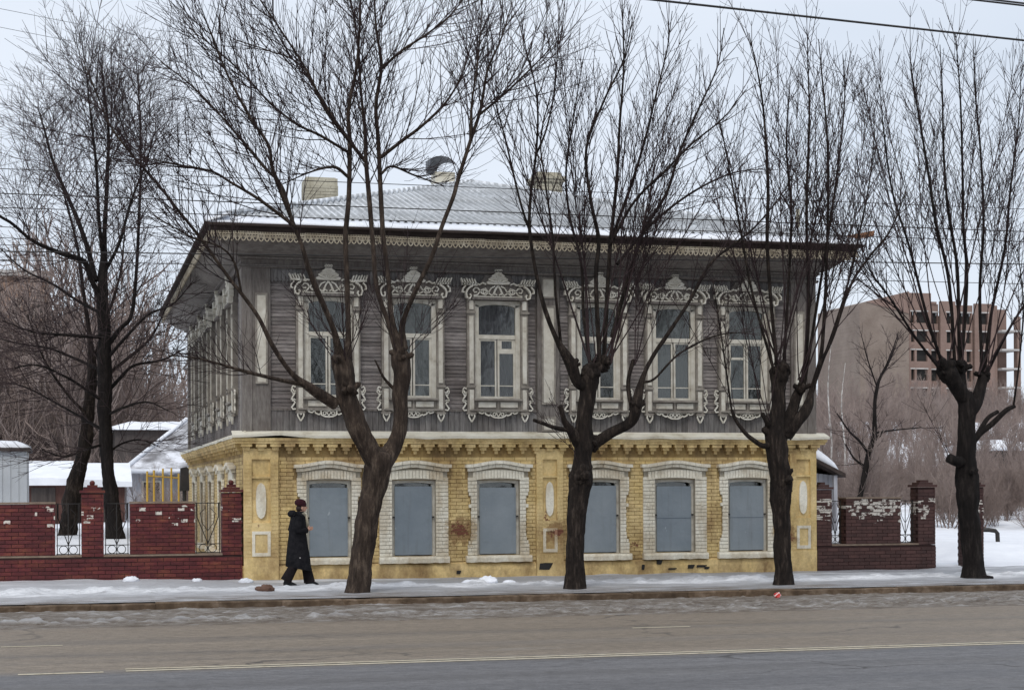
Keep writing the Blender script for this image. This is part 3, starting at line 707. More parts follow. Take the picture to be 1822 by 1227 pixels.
# upper windows with carved surrounds
def arc(cx, cz, r, a0, a1, n=8, rz=None):
    return [(cx+r*math.cos(R(a0+(a1-a0)*i/n)), cz+(rz or r)*math.sin(R(a0+(a1-a0)*i/n))) for i in range(n+1)]
def mir(mb, pts, wd, y0, y1):
    mb.stroke(pts, wd, y0, y1); mb.stroke([(-x, z) for x, z in pts], wd, y0, y1)
def heart(mb, cx, cz, s, wd, y0, y1):
    for k in (-1, 1): mb.stroke([(cx, cz+0.3*s), (cx+k*0.22*s, cz+0.62*s), (cx+k*0.5*s, cz+0.5*s), (cx+k*0.52*s, cz+0.15*s), (cx+k*0.3*s, cz-0.3*s), (cx, cz-0.75*s)], wd, y0, y1)
def upper_window(kind=0, curtain=None):
    fr = MB(); y0, y1 = 0.02, 0.12
    fr.box(-0.49,-0.395,y0,y1,3.66,5.60); fr.box(0.395,0.49,y0,y1,3.66,5.60)
    top = [(0.44*math.cos(t), 5.545+0.075*math.sin(t)) for t in [math.pi*k/10 for k in range(11)]]
    fr.prism([(-0.49,5.69),(-0.49,5.60),(-0.395,5.55)]+[(x*0.9,z-0.005) for x,z in top[::-1]][1:-1]+[(0.395,5.55),(0.49,5.60),(0.49,5.69)], y0, y1)
    win = part('upper_window', fr, M['trim'], house)
    sa = MB(); a, b = 0.05, 0.10
    sa.box(-0.395,0.395,a-0.02,b,4.90,4.985)                                  # transom
    sa.box(-0.395,0.395,a,b,3.66,3.71)
    sa.box(-0.045,-0.012,a,b,3.71,4.90); sa.box(0.012,0.05,a-0.006,b,3.71,4.90)
    for x in (-0.395, 0.35): sa.box(x,x+0.045,a,b,3.71,4.90)
    sa.box(-0.35,-0.045,a,b,4.86,4.90); sa.box(0.05,0.35,a,b,4.86,4.90)
    sa.box(-0.35,-0.045,a+0.01,b-0.01,3.92,3.94); sa.box(0.05,0.35,a+0.01,b-0.01,3.92,3.94)
    if kind == 1: sa.box(0.05,0.35,a-0.004,b,4.60,4.70); sa.box(0.05,0.10,a-0.004,b,4.70,4.86); sa.box(0.32,0.35,a-0.004,b,4.70,4.86)
    if kind == 2: sa.box(-0.35,-0.045,a-0.004,b,4.55,4.60)
    part('sash', sa, M['trim'], win)
    for q in ((-0.39,0.39,4.985,5.61),(-0.35,-0.045,3.71,4.86),(0.05,0.35,3.71,4.86)): part('pane', MB().box(q[0],q[1],0.072,0.078,q[2],q[3]), M['glass'], win)
    if curtain:
        cu = MB(); n = 40; ra = []; rb = []
        for i in range(n+1):
            x = -0.44+0.88*i/n; yy = 0.24+0.018*math.sin(i*1.1)+0.008*math.sin(i*2.7)
            ra.append((x,yy,3.66)); rb.append((x,yy,5.62 if curtain != 'half' else 4.7))
        for i in range(n): cu.add([ra[i],ra[i+1],rb[i+1],rb[i]], [(0,1,2,3)])
        part('curtain', cu, M['curtain'] if curtain == 'violet' else M['netcurtain'], win, smooth=True)
    # side strips of the casing with sunk white panels
    cs = MB()
    for s in (-1, 1):
        a_, b_ = sorted((s*0.492, s*0.65)); cs.box(a_, b_, -0.045, 0.09, 3.36, 5.74)
        a_, b_ = sorted((s*0.48, s*0.672)); 
        for z in (3.88, 5.42): cs.box(a_, b_, -0.075, 0.0, z, z+0.045)
        cs.box(a_, b_, -0.075, 0.0, 3.33, 3.37)
    cs.box(-0.49, 0.49, -0.02, 0.09, 3.36, 3.655); cs.box(-0.52,0.52,-0.10,0.0,3.615,3.655); cs.box(-0.60,0.60,-0.085,-0.03,3.40,3.435); cs.box(-0.02,0.02,-0.05,0.0,3.436,3.614)
    part('casing', cs, M['trimgrey'], win)
    for s in (-1, 1):
        for z0, z1 in ((3.42,3.84),(3.97,5.36),(5.50,5.68)):
            a_, b_ = sorted((s*0.525, s*0.612)); part('casing_panel', MB().box(a_, b_, -0.066, -0.03, z0, z1), M['trim'], win)
        a_, b_ = sorted((s*0.05, s*0.42)); part('apron_panel', MB().box(a_, b_, -0.045, -0.01, 3.475, 3.585), M['trim'], win)
    # hood board, cornice and sawn lace
    hd = MB(); hd.prism([(-0.70,5.72),(0.70,5.72),(0.72,5.98),(0.40,6.0),(0.26,6.22),(-0.26,6.22),(-0.40,6.0),(-0.72,5.98)], -0.035, 0.06)
    hd.box(-0.56,0.56,-0.11,-0.036,5.70,5.745)
    part('hood_board', hd, M['timber'], win)
    la = MB(); A, B = -0.075, -0.034; t = 0.026
    mir(la, [(0.0,6.0),(0.05,5.93),(0.11,5.79)], 0.034, A, B); mir(la, [(0.02,5.80),(0.06,5.83),(0.10,5.80)], t, A, B)
    mir(la, [(0.06,5.99),(0.14,5.95),(0.20,5.86),(0.27,5.80),(0.34,5.83),(0.38,5.88)], t, A, B); mir(la, [(0.12,5.79),(0.20,5.84),(0.27,5.94),(0.34,5.91),(0.38,5.88)], t, A, B)
    mir(la, arc(0.285,5.87,0.035,0,360,8), 0.022, A, B)
    mir(la, [(0.38,5.88),(0.43,5.94),(0.49,5.95),(0.53,5.90),(0.50,5.85),(0.45,5.86)], t, A, B); mir(la, [(0.38,5.88),(0.44,5.80),(0.52,5.79)], t, A, B)
    la.box(-0.52,0.52,A,B,5.755,5.778)
    part('hood_lace', la, M['lace'], win)
    ce = MB(); A = -0.10
    for k, (rad, zc, n_) in enumerate(((0.245,6.02,7),(0.17,6.12,6),(0.10,6.20,5))):    # stacked shell crest
        y_ = A-0.014*k
        for i in range(n_):
            a0 = 180*i/n_; a1 = 180*(i+1)/n_; am = (a0+a1)/2
            p0 = [(0.0,zc), (rad*0.92*math.cos(R(a0+2)), zc+0.72*rad*math.sin(R(a0+2))), (rad*1.08*math.cos(R(am)), zc+0.80*rad*math.sin(R(am))), (rad*0.92*math.cos(R(a1-2)), zc+0.72*rad*math.sin(R(a1-2)))]
            ce.prism(p0, y_-0.008*(i%2), -0.03)
    for x in (-0.05, 0.0, 0.05): ce.stroke(arc(x, 6.305, 0.022, 0, 360, 7), 0.014, A-0.04, -0.04)
    mir(ce, [(0.26,6.02),(0.33,6.05),(0.40,6.01),(0.45,6.03)], 0.03, A, -0.03)
    part('crest', ce, M['lace'], win)
    A = -0.13
    for s in (-1, 1):
        er = MB()
        def q(pts, wd): er.stroke([(s*x, z) for x, z in pts], wd, A, -0.03)
        q([(0.55,5.98),(0.60,5.96),(0.66,5.90),(0.69,5.83),(0.67,5.74),(0.61,5.72),(0.585,5.78),(0.61,5.81)], 0.032)
        q([(0.70,5.98),(0.755,5.92),(0.765,5.85),(0.72,5.85)], 0.026)
        for i in range(6): x = 0.47+i*0.055; q([(x,6.0),(x+0.02,6.06),(x+0.05,6.12+0.015*(i%2))], 0.026)
        q([(0.45,6.0),(0.60,6.015),(0.77,6.02)], 0.04)
        part('hood_bracket', er, M['lace'], win)
    ap = MB(); A, B = -0.06, -0.03
    mir(ap, [(0.42,3.40),(0.40,3.36),(0.34,3.345),(0.29,3.385)], 0.026, A, B); mir(ap, [(0.29,3.395),(0.27,3.335),(0.20,3.305),(0.15,3.34),(0.17,3.375)], 0.028, A, B)
    mir(ap, [(0.16,3.395),(0.15,3.30),(0.08,3.268),(0.0,3.262)], 0.028, A, B); heart(ap, 0.0, 3.34, 0.075, 0.016, A, B); mir(ap, arc(0.085,3.335,0.032,0,360,8), 0.016, A, B)
    ap.box(-0.44,0.44,A,B,3.385,3.402)
    part('apron_lace', ap, M['lace'], win)
    for s in (-1, 1):
        pe = MB(); heart(pe, s*0.57, 3.265, 0.12, 0.026, -0.07, -0.035); part('pendant', pe, M['lace'], win)
        sc_ = MB(); 
        def q(pts, wd): sc_.stroke([(s*x, z) for x, z in pts], wd, -0.03, 0.0)
        q([(0.665,3.86),(0.72,3.88),(0.745,3.84),(0.71,3.79),(0.68,3.74),(0.71,3.69),(0.745,3.64),(0.71,3.59),(0.68,3.55),(0.71,3.50),(0.75,3.45),(0.72,3.41),(0.665,3.42)], 0.028)
        q([(0.665,3.79),(0.70,3.735),(0.735,3.72)], 0.018); q([(0.665,3.60),(0.70,3.62),(0.74,3.575)], 0.018); q([(0.745,3.84),(0.755,3.78),(0.725,3.745)], 0.018); q([(0.745,3.645),(0.755,3.60)], 0.018)
        part('side_scroll', sc_, M['lace'], win)
    return win
kinds = [(0,None),(0,'net'),(1,'violet'),(0,'half'),(0,'net'),(2,'net')]  # some of the nets are added only to lighten windows that looked dark
first = None
for x, (k, c) in zip(WXS, kinds):
    wn = upper_window(k, c); wn.location = (x, 0, 0)
    if first is None: first = wn
for y in SYS:
    c = copy_tree(first, house); c.location = (0.0, y, 0); c.rotation_euler = (0,0,R(-90))

# eaves: frieze moulding, coved soffit, fascia, sawn valance
sweep([(-0.06,6.24),(0.05,6.245),(0.07,6.27),(0.07,6.30),(0.03,6.305),(0.03,6.40),(0.09,6.415),(0.10,6.45),(-0.02,6.47)], 'frieze_moulding', M['timber'])
sweep([(0.02,6.44),(0.20,6.50),(0.34,6.58),(0.46,6.68),(0.58,6.76),(0.66,6.80)], 'soffit', M['soffit'])
sweep([(0.655,6.795),(0.66,6.97),(0.69,6.975),(0.69,6.79),(0.655,6.79)], 'fascia', M['fascia'])
va = MB(); A, B = -0.03, -0.004; PW = 0.46
for k in range(4):
    c = 0.115*k+0.0575
    for s in (-1, 1):
        va.stroke([(c+s*0.055,-0.02),(c+s*0.05,-0.08),(c+s*0.03,-0.125),(c,-0.15)], 0.02, A, B)
        va.stroke(arc(c+s*0.026,-0.065,0.018,0,360,6), 0.012, A, B)
    va.stroke([(c,-0.02),(c,-0.05)], 0.014, A, B)
va.box(0.0, PW-0.004, A, B, -0.022, 0.0)
for k in range(14): va.box(0.006+k*0.033, 0.024+k*0.033, A, B, 0.004, 0.034)
vm = va.mesh('valance_board')
x = -0.68; ov = 0.70
while x < HW+0.35:
    link('valance_board', vm, M['lacetan'], house, (x, -ov, 6.82+random.uniform(-0.008,0.006)))
    x += PW
y = -0.66
while y < HD: link('valance_board', vm, M['lacetan'], house, (-ov, y+PW, 6.82), R(-90)); y += PW

# roof: hip of corrugated sheets above a snow-covered eaves strip
OV = 0.80; EZ = 6.985
AX, AY, AZ = HW*0.535, 8.2, 9.62                         # front apex in house coordinates
BX, BY = HW*0.5, HD-6.0
ex0, ex1, ey0, ey1 = -OV, HW+OV, -OV, HD+OV
def rz(y): return EZ+0.02+(AZ-EZ)*(y-ey0)/(AY-ey0)
st = MB(); sh = 0.30
def strip_pts(o, z): return [(-o,-o,z),(HW+o,-o,z),(HW+o,HD+o,z),(-o,HD+o,z)]
rA = strip_pts(OV, EZ-0.03); rB = strip_pts(OV+0.01, EZ+0.012); rC = strip_pts(OV-0.55, EZ+0.20); rD = strip_pts(OV-0.5, EZ-0.02)
for a, b in ((rA,rB),(rB,rC),(rC,rD),(rD,rA)):
    for i in range(4): st.add([a[i],a[(i+1)%4],b[(i+1)%4],b[i]], [(0,1,2,3)])
part('eaves_strip', st, M['fascia'], house)
sn = MB(); n = 130
for side in (0, 1):
    ra = []
    for i in range(n+1):
        L0, L1 = ((-OV, HW+OV) if side == 0 else (-OV, HD+OV)); u = L0+(L1-L0)*i/n
        q = fbm(np.array([u*1.8]), np.array([side*7.0]), 77)[0]; th = 0.030+0.05*q
        o0, o1 = OV+0.005-0.04*q, OV-0.50
        pr_ = [(o0, EZ+0.006), (o0-0.01, EZ+0.012+th*0.7), (o0-0.08, EZ+0.035+th), (o1, EZ+0.20+th*0.8), (o1, EZ+0.18)]
        ra.append([((u,-a,z) if side == 0 else (-a,u,z)) for a, z in pr_])
    if side: ra = [r_[::-1] for r_ in ra]
    sn.loft(ra)
part('eaves_snow', sn, M['snow'], house, smooth=True)
Cpitch = 0.155; NS = 8
def front_limit(x):                                       # how far up (y) the front slope runs at x
    if x <= AX: return ey0+(AY-ey0)*(x-ex0)/(AX-ex0)
    return ey0+(AY-ey0)*(ex1-x)/(ex1-AX)
def hcor(u): return 0.040*math.cos(2*math.pi*u/Cpitch)
yst = ey0+0.40; rows_y = [yst, yst+2.1, yst+4.2, yst+6.3, AY+0.05]
SW = Cpitch*7
for r in range(4):
    c = 0
    x = ex0-(0.4 if r%2 else 0)
    while x < ex1:
        xa, xb = max(x, ex0+0.1), min(x+SW+0.02, ex1-0.1)
        n = max(2, int((xb-xa)/(Cpitch/NS))); mbv = MB(); last = None
        ya, yb = rows_y[r]-0.10*(r > 0), rows_y[r+1]
        for i in range(n+1):
            u = xa+(xb-xa)*i/n; lim = front_limit(u); y1_ = min(yb, lim)
            if y1_ <= ya+0.01: last = None; continue
            dz = 0.035
            tilt = 0.028 if r == 0 else 0.006
            cur = [(u,ya,rz(ya)+hcor(u)+dz+tilt), (u,(ya+y1_)/2,rz((ya+y1_)/2)+hcor(u)+dz+tilt/2), (u,y1_,rz(y1_)+hcor(u)+dz), (u,ya+0.001,rz(ya)+hcor(u)+dz+tilt-0.014)]
            if last: mbv.add(last+cur, [(0,4,5,1),(1,5,6,2),(3,7,4,0)])
            last = cur
        if mbv.f: part('roof_sheet', mbv, M['roof'], house, smooth=True, loc=(0,0,random.uniform(0,0.01)))
        x += SW; c += 1
ls = MB()                                                 # left, right and back slopes
def side_slope(mb, sgn):
    apx = AX
    n = int((ey1-ey0)/(Cpitch/4)); last = None
    for i in range(n+1):
        v = ey0+(ey1-ey0)*i/n
        lim = min(1.0, (v-ey0)/(AY-ey0), (ey1-v)/(ey1-BY)); lim = max(lim, 0.0)
        e = ex0 if sgn < 0 else ex1
        xa = e+(apx-e)*0.055; xb = e+(apx-e)*max(lim, 0.056)
        cur = [(xa, v, EZ+0.02+(AZ-EZ)*0.055+0.05+hcor(v)), (xb, v, EZ+0.02+(AZ-EZ)*max(lim,0.056)+0.03+hcor(v))]
        if last: mb.add(last+cur, [(0,1,3,2)])
        last = cur
side_slope(ls, -1); side_slope(ls, 1)
ls.add([(ex0,ey1,EZ+0.03),(ex1,ey1,EZ+0.03),(AX,BY,AZ)], [(1,0,2)])
part('side_roof_slopes', ls, M['roof'], house, smooth=True)
rd = MB()
def cap_(a, b): rd.tube([a, tuple((np.array(a)+np.array(b))/2), b], [0.07]*3, 8)
cap_((ex0+0.3,ey0+0.3,EZ+0.20),(AX,AY,AZ+0.05)); cap_((ex1-0.3,ey0+0.3,EZ+0.20),(AX,AY,AZ+0.05)); cap_((AX,AY,AZ+0.05),(AX,BY,AZ+0.05))
part('ridge_caps', rd, M['roof'], house, smooth=True)

def H(px, py, ly):                                        # house-local point from picture position and depth behind the front
    q = P(px, py, YF+ly); return q-Vector((XL, YF, 0))
def chimney(px0, px1, ytop, ly, zbase, cap=True):
    a = H(px0, ytop, ly); b = H(px1, ytop, ly); cb = MB(); z1 = a.z; w_ = b.x-a.x
    ch = part('chimney', MB().box(a.x+0.01, b.x-0.01, ly+0.01, ly+w_-0.01, zbase, z1-0.02), M['chim'], house)
    z = zbase; r = 0
    while z < z1-0.26:
        x = a.x-(0.12 if r%2 else 0)
        while x < b.x:
            p, q = max(x,a.x), min(x+0.24,b.x)
            if q-p > 0.03: cb.box(p, q, ly-0.004, ly+0.05, z, z+0.068)
            x += 0.25
        for yy in np.arange(ly, ly+w_-0.1, 0.25): cb.box(a.x-0.004, a.x+0.05, yy+0.03, min(yy+0.24, ly+w_), z, z+0.068)
        z += 0.08; r += 1
    part('chimney_bricks', cb, M['chim'], ch, kind='stuff')
    cp = MB()
    if cap: cp.box(a.x-0.05,b.x+0.05,ly-0.05,ly+w_+0.05,z1-0.26,z1-0.19); cp.box(a.x-0.08,b.x+0.08,ly-0.08,ly+w_+0.08,z1-0.185,z1-0.115)
    cp.box(a.x+0.02,b.x-0.06,ly+0.02,ly+w_-0.04,z1-0.19,z1)
    part('chimney_cap', cp, M['chim'], ch)
chimney(546, 604, 314, 8.0, 7.8, False); chimney(958, 1003, 305, 9.0, 8.2)
# vent stub with a bent tin cowl
a = H(777, 330, 9.2); b = H(812, 300, 9.2)
vt = part('roof_vent', MB().box(a.x, b.x, 9.2, 9.2+(b.x-a.x), a.z-0.6, b.z-0.1), M['flash'], house)
cw = MB(); cx_ = (a.x+b.x)/2; cz_ = b.z-0.02; ra = []
for i in range(13):
    t = R(205-230*i/12); rr_ = 0.40
    x_, z_ = cx_+rr_*math.cos(t)*1.08, cz_+rr_*0.85*math.sin(t)+0.02
    ra.append((x_, z_))
for (x0_, z0_), (x1_, z1_) in zip(ra, ra[1:]):
    cw.add([(x0_-0.14,9.0,z0_-0.06),(x1_-0.14,9.0,z1_-0.06),(x1_*0.75+cx_*0.25+0.24,9.85,z1_*0.75+cz_*0.25+0.02),(x0_*0.75+cx_*0.25+0.24,9.85,z0_*0.75+cz_*0.25+0.02)], [(0,1,2,3),(3,2,1,0)])
cw.add([(ra[0][0]-0.14,9.0,ra[0][1]-0.06),(ra[4][0]-0.14,9.0,ra[4][1]-0.06),(ra[4][0]-0.34,8.8,ra[4][1]-0.2),(ra[0][0]-0.2,8.8,ra[0][1]-0.1)], [(0,1,2,3),(3,2,1,0)])
part('tin_cowl', cw, M['zinc'], vt)
pl = H(1422, 372, 10.0); pb = H(1422, 425, 10.0)
part('roof_pipe', MB().tube([(pl.x,10,pb.z-0.6),(pl.x,10,pl.z)], [0.055,0.055], 8), M['chim'], house)
g0 = H(1462, 428, 3.0); g1 = H(1556, 415, 3.0)
gt = MB(); gt.loft([[(g0.x,2.95,g0.z-0.09),(g0.x,3.12,g0.z-0.09),(g0.x,3.12,g0.z+0.0),(g0.x,2.95,g0.z)],[(g1.x,2.95,g1.z-0.07),(g1.x,3.12,g1.z-0.07),(g1.x,3.12,g1.z+0.06),(g1.x,2.95,g1.z+0.06)]])
part('roof_plank', gt, M['rust'], house, label='reddish plank sticking out past the right eaves')
# ------------------------------------------------------------------ red brick walls with iron grilles
RB, RH, RJ = 0.24, 0.066, 0.011
red_mesh = MB().box(0, RB, 0, 0.02, 0, RH).mesh('brick')
class RedWall:
    def __init__(s, label, loc):
        s.root = thing('brick_wall', label, 'wall', loc, group=None); s.full = []; s.cut = MB(); s.core = MB()
    def slab(s, x0, x1, z0, z1, y0=0.0, y1=0.38, ends=(True, True)):
        s.core.box(x0+0.006, x1-0.006, y0+0.008, y1-0.008, z0, z1-0.004)
        r = 0; z = z0+0.004
        while z+RH <= z1+0.01:
            x = x0-(RB*0.5 if r%2 else 0)
            while x < x1-0.01:
                a, b = max(x, x0), min(x+RB, x1)
                if b-a > RB-0.002: s.full.append((a, y0, z))
                elif b-a > 0.02: s.cut.box(a, b, y0+random.uniform(-0.003,0.003), y0+0.02, z, z+RH)
                x += RB+RJ
            for e, xe, d in ((ends[0], x0, -1), (ends[1], x1, 1)):
                if e:
                    y = y0+0.004+(0.12 if r%2 else 0)
                    while y < y1-0.02:
                        b = min(y+0.235, y1); q = random.uniform(0,0.003)
                        s.cut.box(xe-q if d < 0 else xe-0.02, xe+0.02 if d < 0 else xe+q, y, b, z, z+RH); y += 0.246
            z += RH+RJ; r += 1
    def cap(s, x0, x1, z, knob=True):
        c = MB(); c.box(x0-0.03,x1+0.03,-0.03,0.43,z,z+0.05); c.box(x0+0.04,x1-0.04,0.04,0.36,z+0.052,z+0.10); c.box(x0+0.11,x1-0.11,0.11,0.29,z+0.102,z+0.155)
        if knob: c.sphere(((x0+x1)/2,0.2,z+0.19),0.055,8,5)
        part('pier_cap', c, M['red'], s.root)
    def coping(s, x0, x1, z):
        part('coping', MB().box(x0-0.012,x1+0.012,-0.018,0.40,z,z+0.035), M['coping'], s.root)
    def grille(s, x0, x1, z0, z1):
        g = MB(); y = 0.2; w_ = x1-x0; c = (x0+x1)/2; t = 0.009
        for z in (z0+0.015, z0+0.185, z1-0.02): g.tube([(x0,y,z),(x1,y,z)], [t,t], 5)
        for x in (x0+0.02, x1-0.02): g.tube([(x,y,z0),(x,y,z1)], [t,t], 5)
        for k in (-1, 1):
            rr = min(0.08, w_*0.2); cc = c+k*(rr+0.012)
            g.tube([(cc+rr*math.cos(a),y,z0+0.1+rr*math.sin(a)) for a in [2*math.pi*i/14 for i in range(15)]], [t*0.8]*15, 4)
            g.tube([(c,y,z0+0.19),(c+k*w_*0.42,y,z0+0.72),(c+k*w_*0.42,y,z1-0.02)], [t]*3, 4)
            g.tube([(c+k*w_*0.1,y,z0+0.9),(c+k*w_*0.30,y,z0+0.80),(c+k*w_*0.22,y,z0+0.60),(c+k*0.01,y,z0+0.46)], [t*0.8]*4, 4)
        g.tube([(c,y,z0),(c,y,z1)], [t,t], 5)
        part('iron_grille', g, M['iron'], s.root)
    def finish(s, keyf):
        part('wall_core', s.core, M['redmortar'], s.root)
        s.full.sort(key=keyf)
        for i, (x, y, z) in enumerate(s.full):
            if i < 290: link('brick', red_mesh, M['red'], s.root, (x, y+random.uniform(-0.005,0.004), z))
            else: s.cut.box(x, x+RB, y+random.uniform(-0.004,0.004), y+0.02, z, z+RH)
        part('brick_courses', s.cut, M['red'], s.root, kind='stuff')
# left of the house (local x measured from the house corner to the left)
X0 = -7.0
wl = RedWall('glossy dark red brick wall with piers and grilles beside the playground yard', (0, 34.0, 0))
wl.slab(-7.0, 3.325, -0.08, 0.49, -0.02, 0.40, (True, False))
for a, b in ((2.93,3.325),(0.21,0.63),(-2.52,-2.10)): wl.slab(a, b, 0.494, 1.74, 0.0, 0.38); wl.cap(a, b, 1.745)
for a, b in ((1.14,2.395),(-1.60,-0.29),(-4.3,-3.02),(-7.0,-4.8)): wl.slab(a, b, 0.532, 1.53); wl.coping(a, b, 1.533)
for a, b in ((2.41,2.91),(0.65,1.12),(-0.27,0.19),(-2.08,-1.62),(-3.0,-2.54)): wl.grille(a, b, 0.53, 1.55)
for a, b in ((-7.0,-2.53),(-2.09,0.2),(0.64,2.92)): wl.coping(a, b, 0.493)
wl.finish(lambda q: -q[0])
wr = RedWall('brown-red brick wall with flaked white patches beside the snowy gateway', (15.80, 34.0, 0))
wr.slab(0.0, 2.87, -0.08, 0.50, -0.02, 0.40, (False, True))
wr.slab(0.0, 0.36, 0.504, 1.74); wr.slab(2.45, 2.87, 0.504, 1.78); wr.cap(2.45, 2.87, 1.785, False); wr.cap(0.03, 0.36, 1.745, False)
wr.slab(0.70, 2.02, 0.542, 1.53); wr.coping(0.70, 2.02, 1.533); wr.coping(0.37, 2.44, 0.503)
wr.grille(0.38, 0.68, 0.54, 1.5); wr.grille(2.04, 2.43, 0.54, 1.5)
wr.finish(lambda q: q[0])
wp = RedWall('single brown-red brick gate pier standing behind the street tree', (19.52, 34.15, 0)); wp.root.name = 'gate_pier'; wp.root['category'] = 'pier'
wp.slab(0, 0.44, -0.1, 1.78); wp.cap(0, 0.44, 1.785, False); wp.finish(lambda q: q[0])

# ------------------------------------------------------------------ bare trees
def smooth_line(pts, step):              # Catmull-Rom through (x,y,z,r)
    p = np.array(pts, float); p = np.vstack([2*p[0]-p[1], p, 2*p[-1]-p[-2]]); o_ = []
    for i in range(1, len(p)-2):
        n = max(2, int(np.linalg.norm(p[i+1][:3]-p[i][:3])/step)); t = np.arange(n)[:,None]/n
        a, b, c, d = p[i-1], p[i], p[i+1], p[i+2]
        o_.append(0.5*((2*b)+(-a+c)*t+(2*a-5*b+4*c-d)*t**2+(-a+3*b-3*c+d)*t**3))
    o_.append(p[-2:-1]); q = np.vstack(o_); q[:,3] = np.maximum(q[:,3], 0.004); return q
UP = np.array([0,0,1.0])
class Tree:
    def __init__(s, Y0, seed, up=0.5):
        s.Y0 = Y0; s.rg = np.random.default_rng(seed); s.tv = []; s.tf = []; s.l1 = []; s.l2 = []; s.l3 = []; s.up = up
    def wpt(s, px, py, dy, r):
        q = P(px, py, s.Y0+dy); return (q.x, q.y, q.z, r*PXM(px, s.Y0+dy))
    def limb(s, pts, sides=9, knob=0.06, shoots=None, thin=0.62):
        """pts: (px,py,depth offset,radius in px)"""
        w_ = smooth_line([s.wpt(p[0],p[1],p[2],p[3]*(thin if p[3] < 9 else 1)) for p in pts], 0.05)
        n = len(w_); t = np.arange(n)*0.05
        rr = w_[:,3]*(1+knob*(fbm(t*3.0, t*0+s.rg.uniform(0,90), 3)-0.47)*2.2)
        v, f = tube_arr(w_[None,:,:3], rr[None], sides)
        # lumpy bark outline
        if sides >= 9:
            cc = np.repeat(w_[:,:3], sides, 0); dv = v-cc; ang = np.tile(np.arange(sides), n); k = np.repeat(t, sides)
            v = cc+dv*(1+0.50*(fbm(ang*1.1+31, k*3.2, 8)-0.47))[:,None]
        s.tv.append(v); s.tf.append(f)
        # close the end with a small dome point
        e = w_[-1,:3]; d = w_[-1,:3]-w_[-2,:3]; d /= np.linalg.norm(d)+1e-9
        tip = e+d*rr[-1]*0.6; o = len(v)-sides
        vv = np.vstack([v[o:], tip[None]]); ff = np.array([[i, (i+1)%sides, sides, sides] for i in range(sides)])
        s.tv.append(vv); s.tf.append(ff)
        if shoots: s.shoots_on(w_, **shoots)
        return w_
    def burl(s, px, py, dy, r):
        q = s.wpt(px, py, dy, r); m = MB().sphere(q[:3], (q[3]*0.82, q[3]*0.82, q[3]*0.95), 20, 14); v = np.array(m.v)
        v = np.array(q[:3])+(v-np.array(q[:3]))*0.88*(1+1.5*(fbm(v[:,0]*11+v[:,2]*7, v[:,1]*11-v[:,2]*8, 4)-0.45))[:,None]
        f = [list(k)+[k[-1]]*(4-len(k)) for k in m.f]; s.tv.append(v); s.tf.append(np.array(f))
        for k in range(7):                 # old cut stubs round the knot
            d = s.rg.normal(0, 1, 3); d[2] = abs(d[2])*0.9+0.1; d /= np.linalg.norm(d); c0 = np.array(q[:3]); L_ = q[3]*s.rg.uniform(1.0,1.7); r_ = q[3]*s.rg.uniform(0.22,0.42)
            pt = np.array([c0, c0+d*L_*0.5, c0+d*L_*0.85+UP*0.01, c0+d*L_]); v, f = tube_arr(pt[None], np.array([[r_*1.3, r_, r_*0.92, r_*0.02]]), 7); s.tv.append(v); s.tf.append(f)
    def make(s, p0, d, L, r0, S, up, wig, r1=0.0035, grav=0.0):
        pts = [np.array(p0)]; d = d/np.linalg.norm(d); st = L/(S-1)
        for i in range(S-1):
            d = d+UP*(up*st/max(L,0.3))+s.rg.normal(0, wig, 3)-UP*grav; d = d/np.linalg.norm(d); pts.append(pts[-1]+d*st)
        return np.array(pts), np.linspace(r0, r1, S)
    def shoots_on(s, w_, t0=0.2, gap=0.16, length=(0.8,1.8), ang=(30,55), r=0.011, up=None, level=2, twigs=True, wig=0.05, opp=True, taper=0.6, tg=0.13, tl=(0.15,0.5)):
        """side shoots along a line, opposite pairs turned by a quarter each time"""
        up = s.up if up is None else up
        seg = np.linalg.norm(np.diff(w_[:,:3], axis=0), axis=1); cum = np.concatenate([[0], np.cumsum(seg)]); Lt = cum[-1]; pos = Lt*t0; turn = s.rg.uniform(0, 6.28)
        while pos < Lt*0.985:
            i = min(len(w_)-2, int(np.searchsorted(cum, pos))); i = max(i, 1); d = w_[i+1,:3]-w_[i-1,:3]; d = d/(np.linalg.norm(d)+1e-9); frac = pos/Lt
            a = np.cross(d, [0.3,0.9,0.31]); a /= np.linalg.norm(a); b = np.cross(d, a)
            for k in ((0, math.pi) if opp and s.rg.random() < 0.8 else (s.rg.choice([0, math.pi]),)):
                th = turn+k+s.rg.normal(0,0.25); an = R(s.rg.uniform(*ang)); side = a*math.cos(th)+b*math.sin(th)
                dd = d*math.cos(an)+side*math.sin(an)
                if dd[2] < -0.35: dd[2] *= 0.3
                L_ = s.rg.uniform(*length)*(1-taper*frac)
                rad = min(r*s.rg.uniform(0.7,1.15), w_[i,3]*0.75)
                S = 6 if level == 2 else 4
                pt, rd = s.make(w_[i,:3], dd, L_, rad, S, up*s.rg.uniform(0.5,1.3), wig, 0.0042 if level == 2 else 0.0034)
                (s.l2 if level == 2 else s.l3).append((pt, rd))
                if level == 2 and twigs:
                    q = np.column_stack([pt, rd]); s.shoots_on(q, 0.18, tg, tl, (24,50), 0.0058, up*0.8, 3, False, 0.035, True, 0.45)
            turn += math.pi/2+s.rg.normal(0,0.2); pos += gap*s.rg.uniform(0.7,1.35)
    def leader(s, p0, d, L, r0, up=0.25, shoots=None, wig=0.025):
        pt, rd = s.make(p0, np.array(d, float), L, r0, 16, up, wig, 0.005)
        s.l1.append((pt, rd)); 
        if shoots is not None: s.shoots_on(np.column_stack([pt, rd]), **shoots)
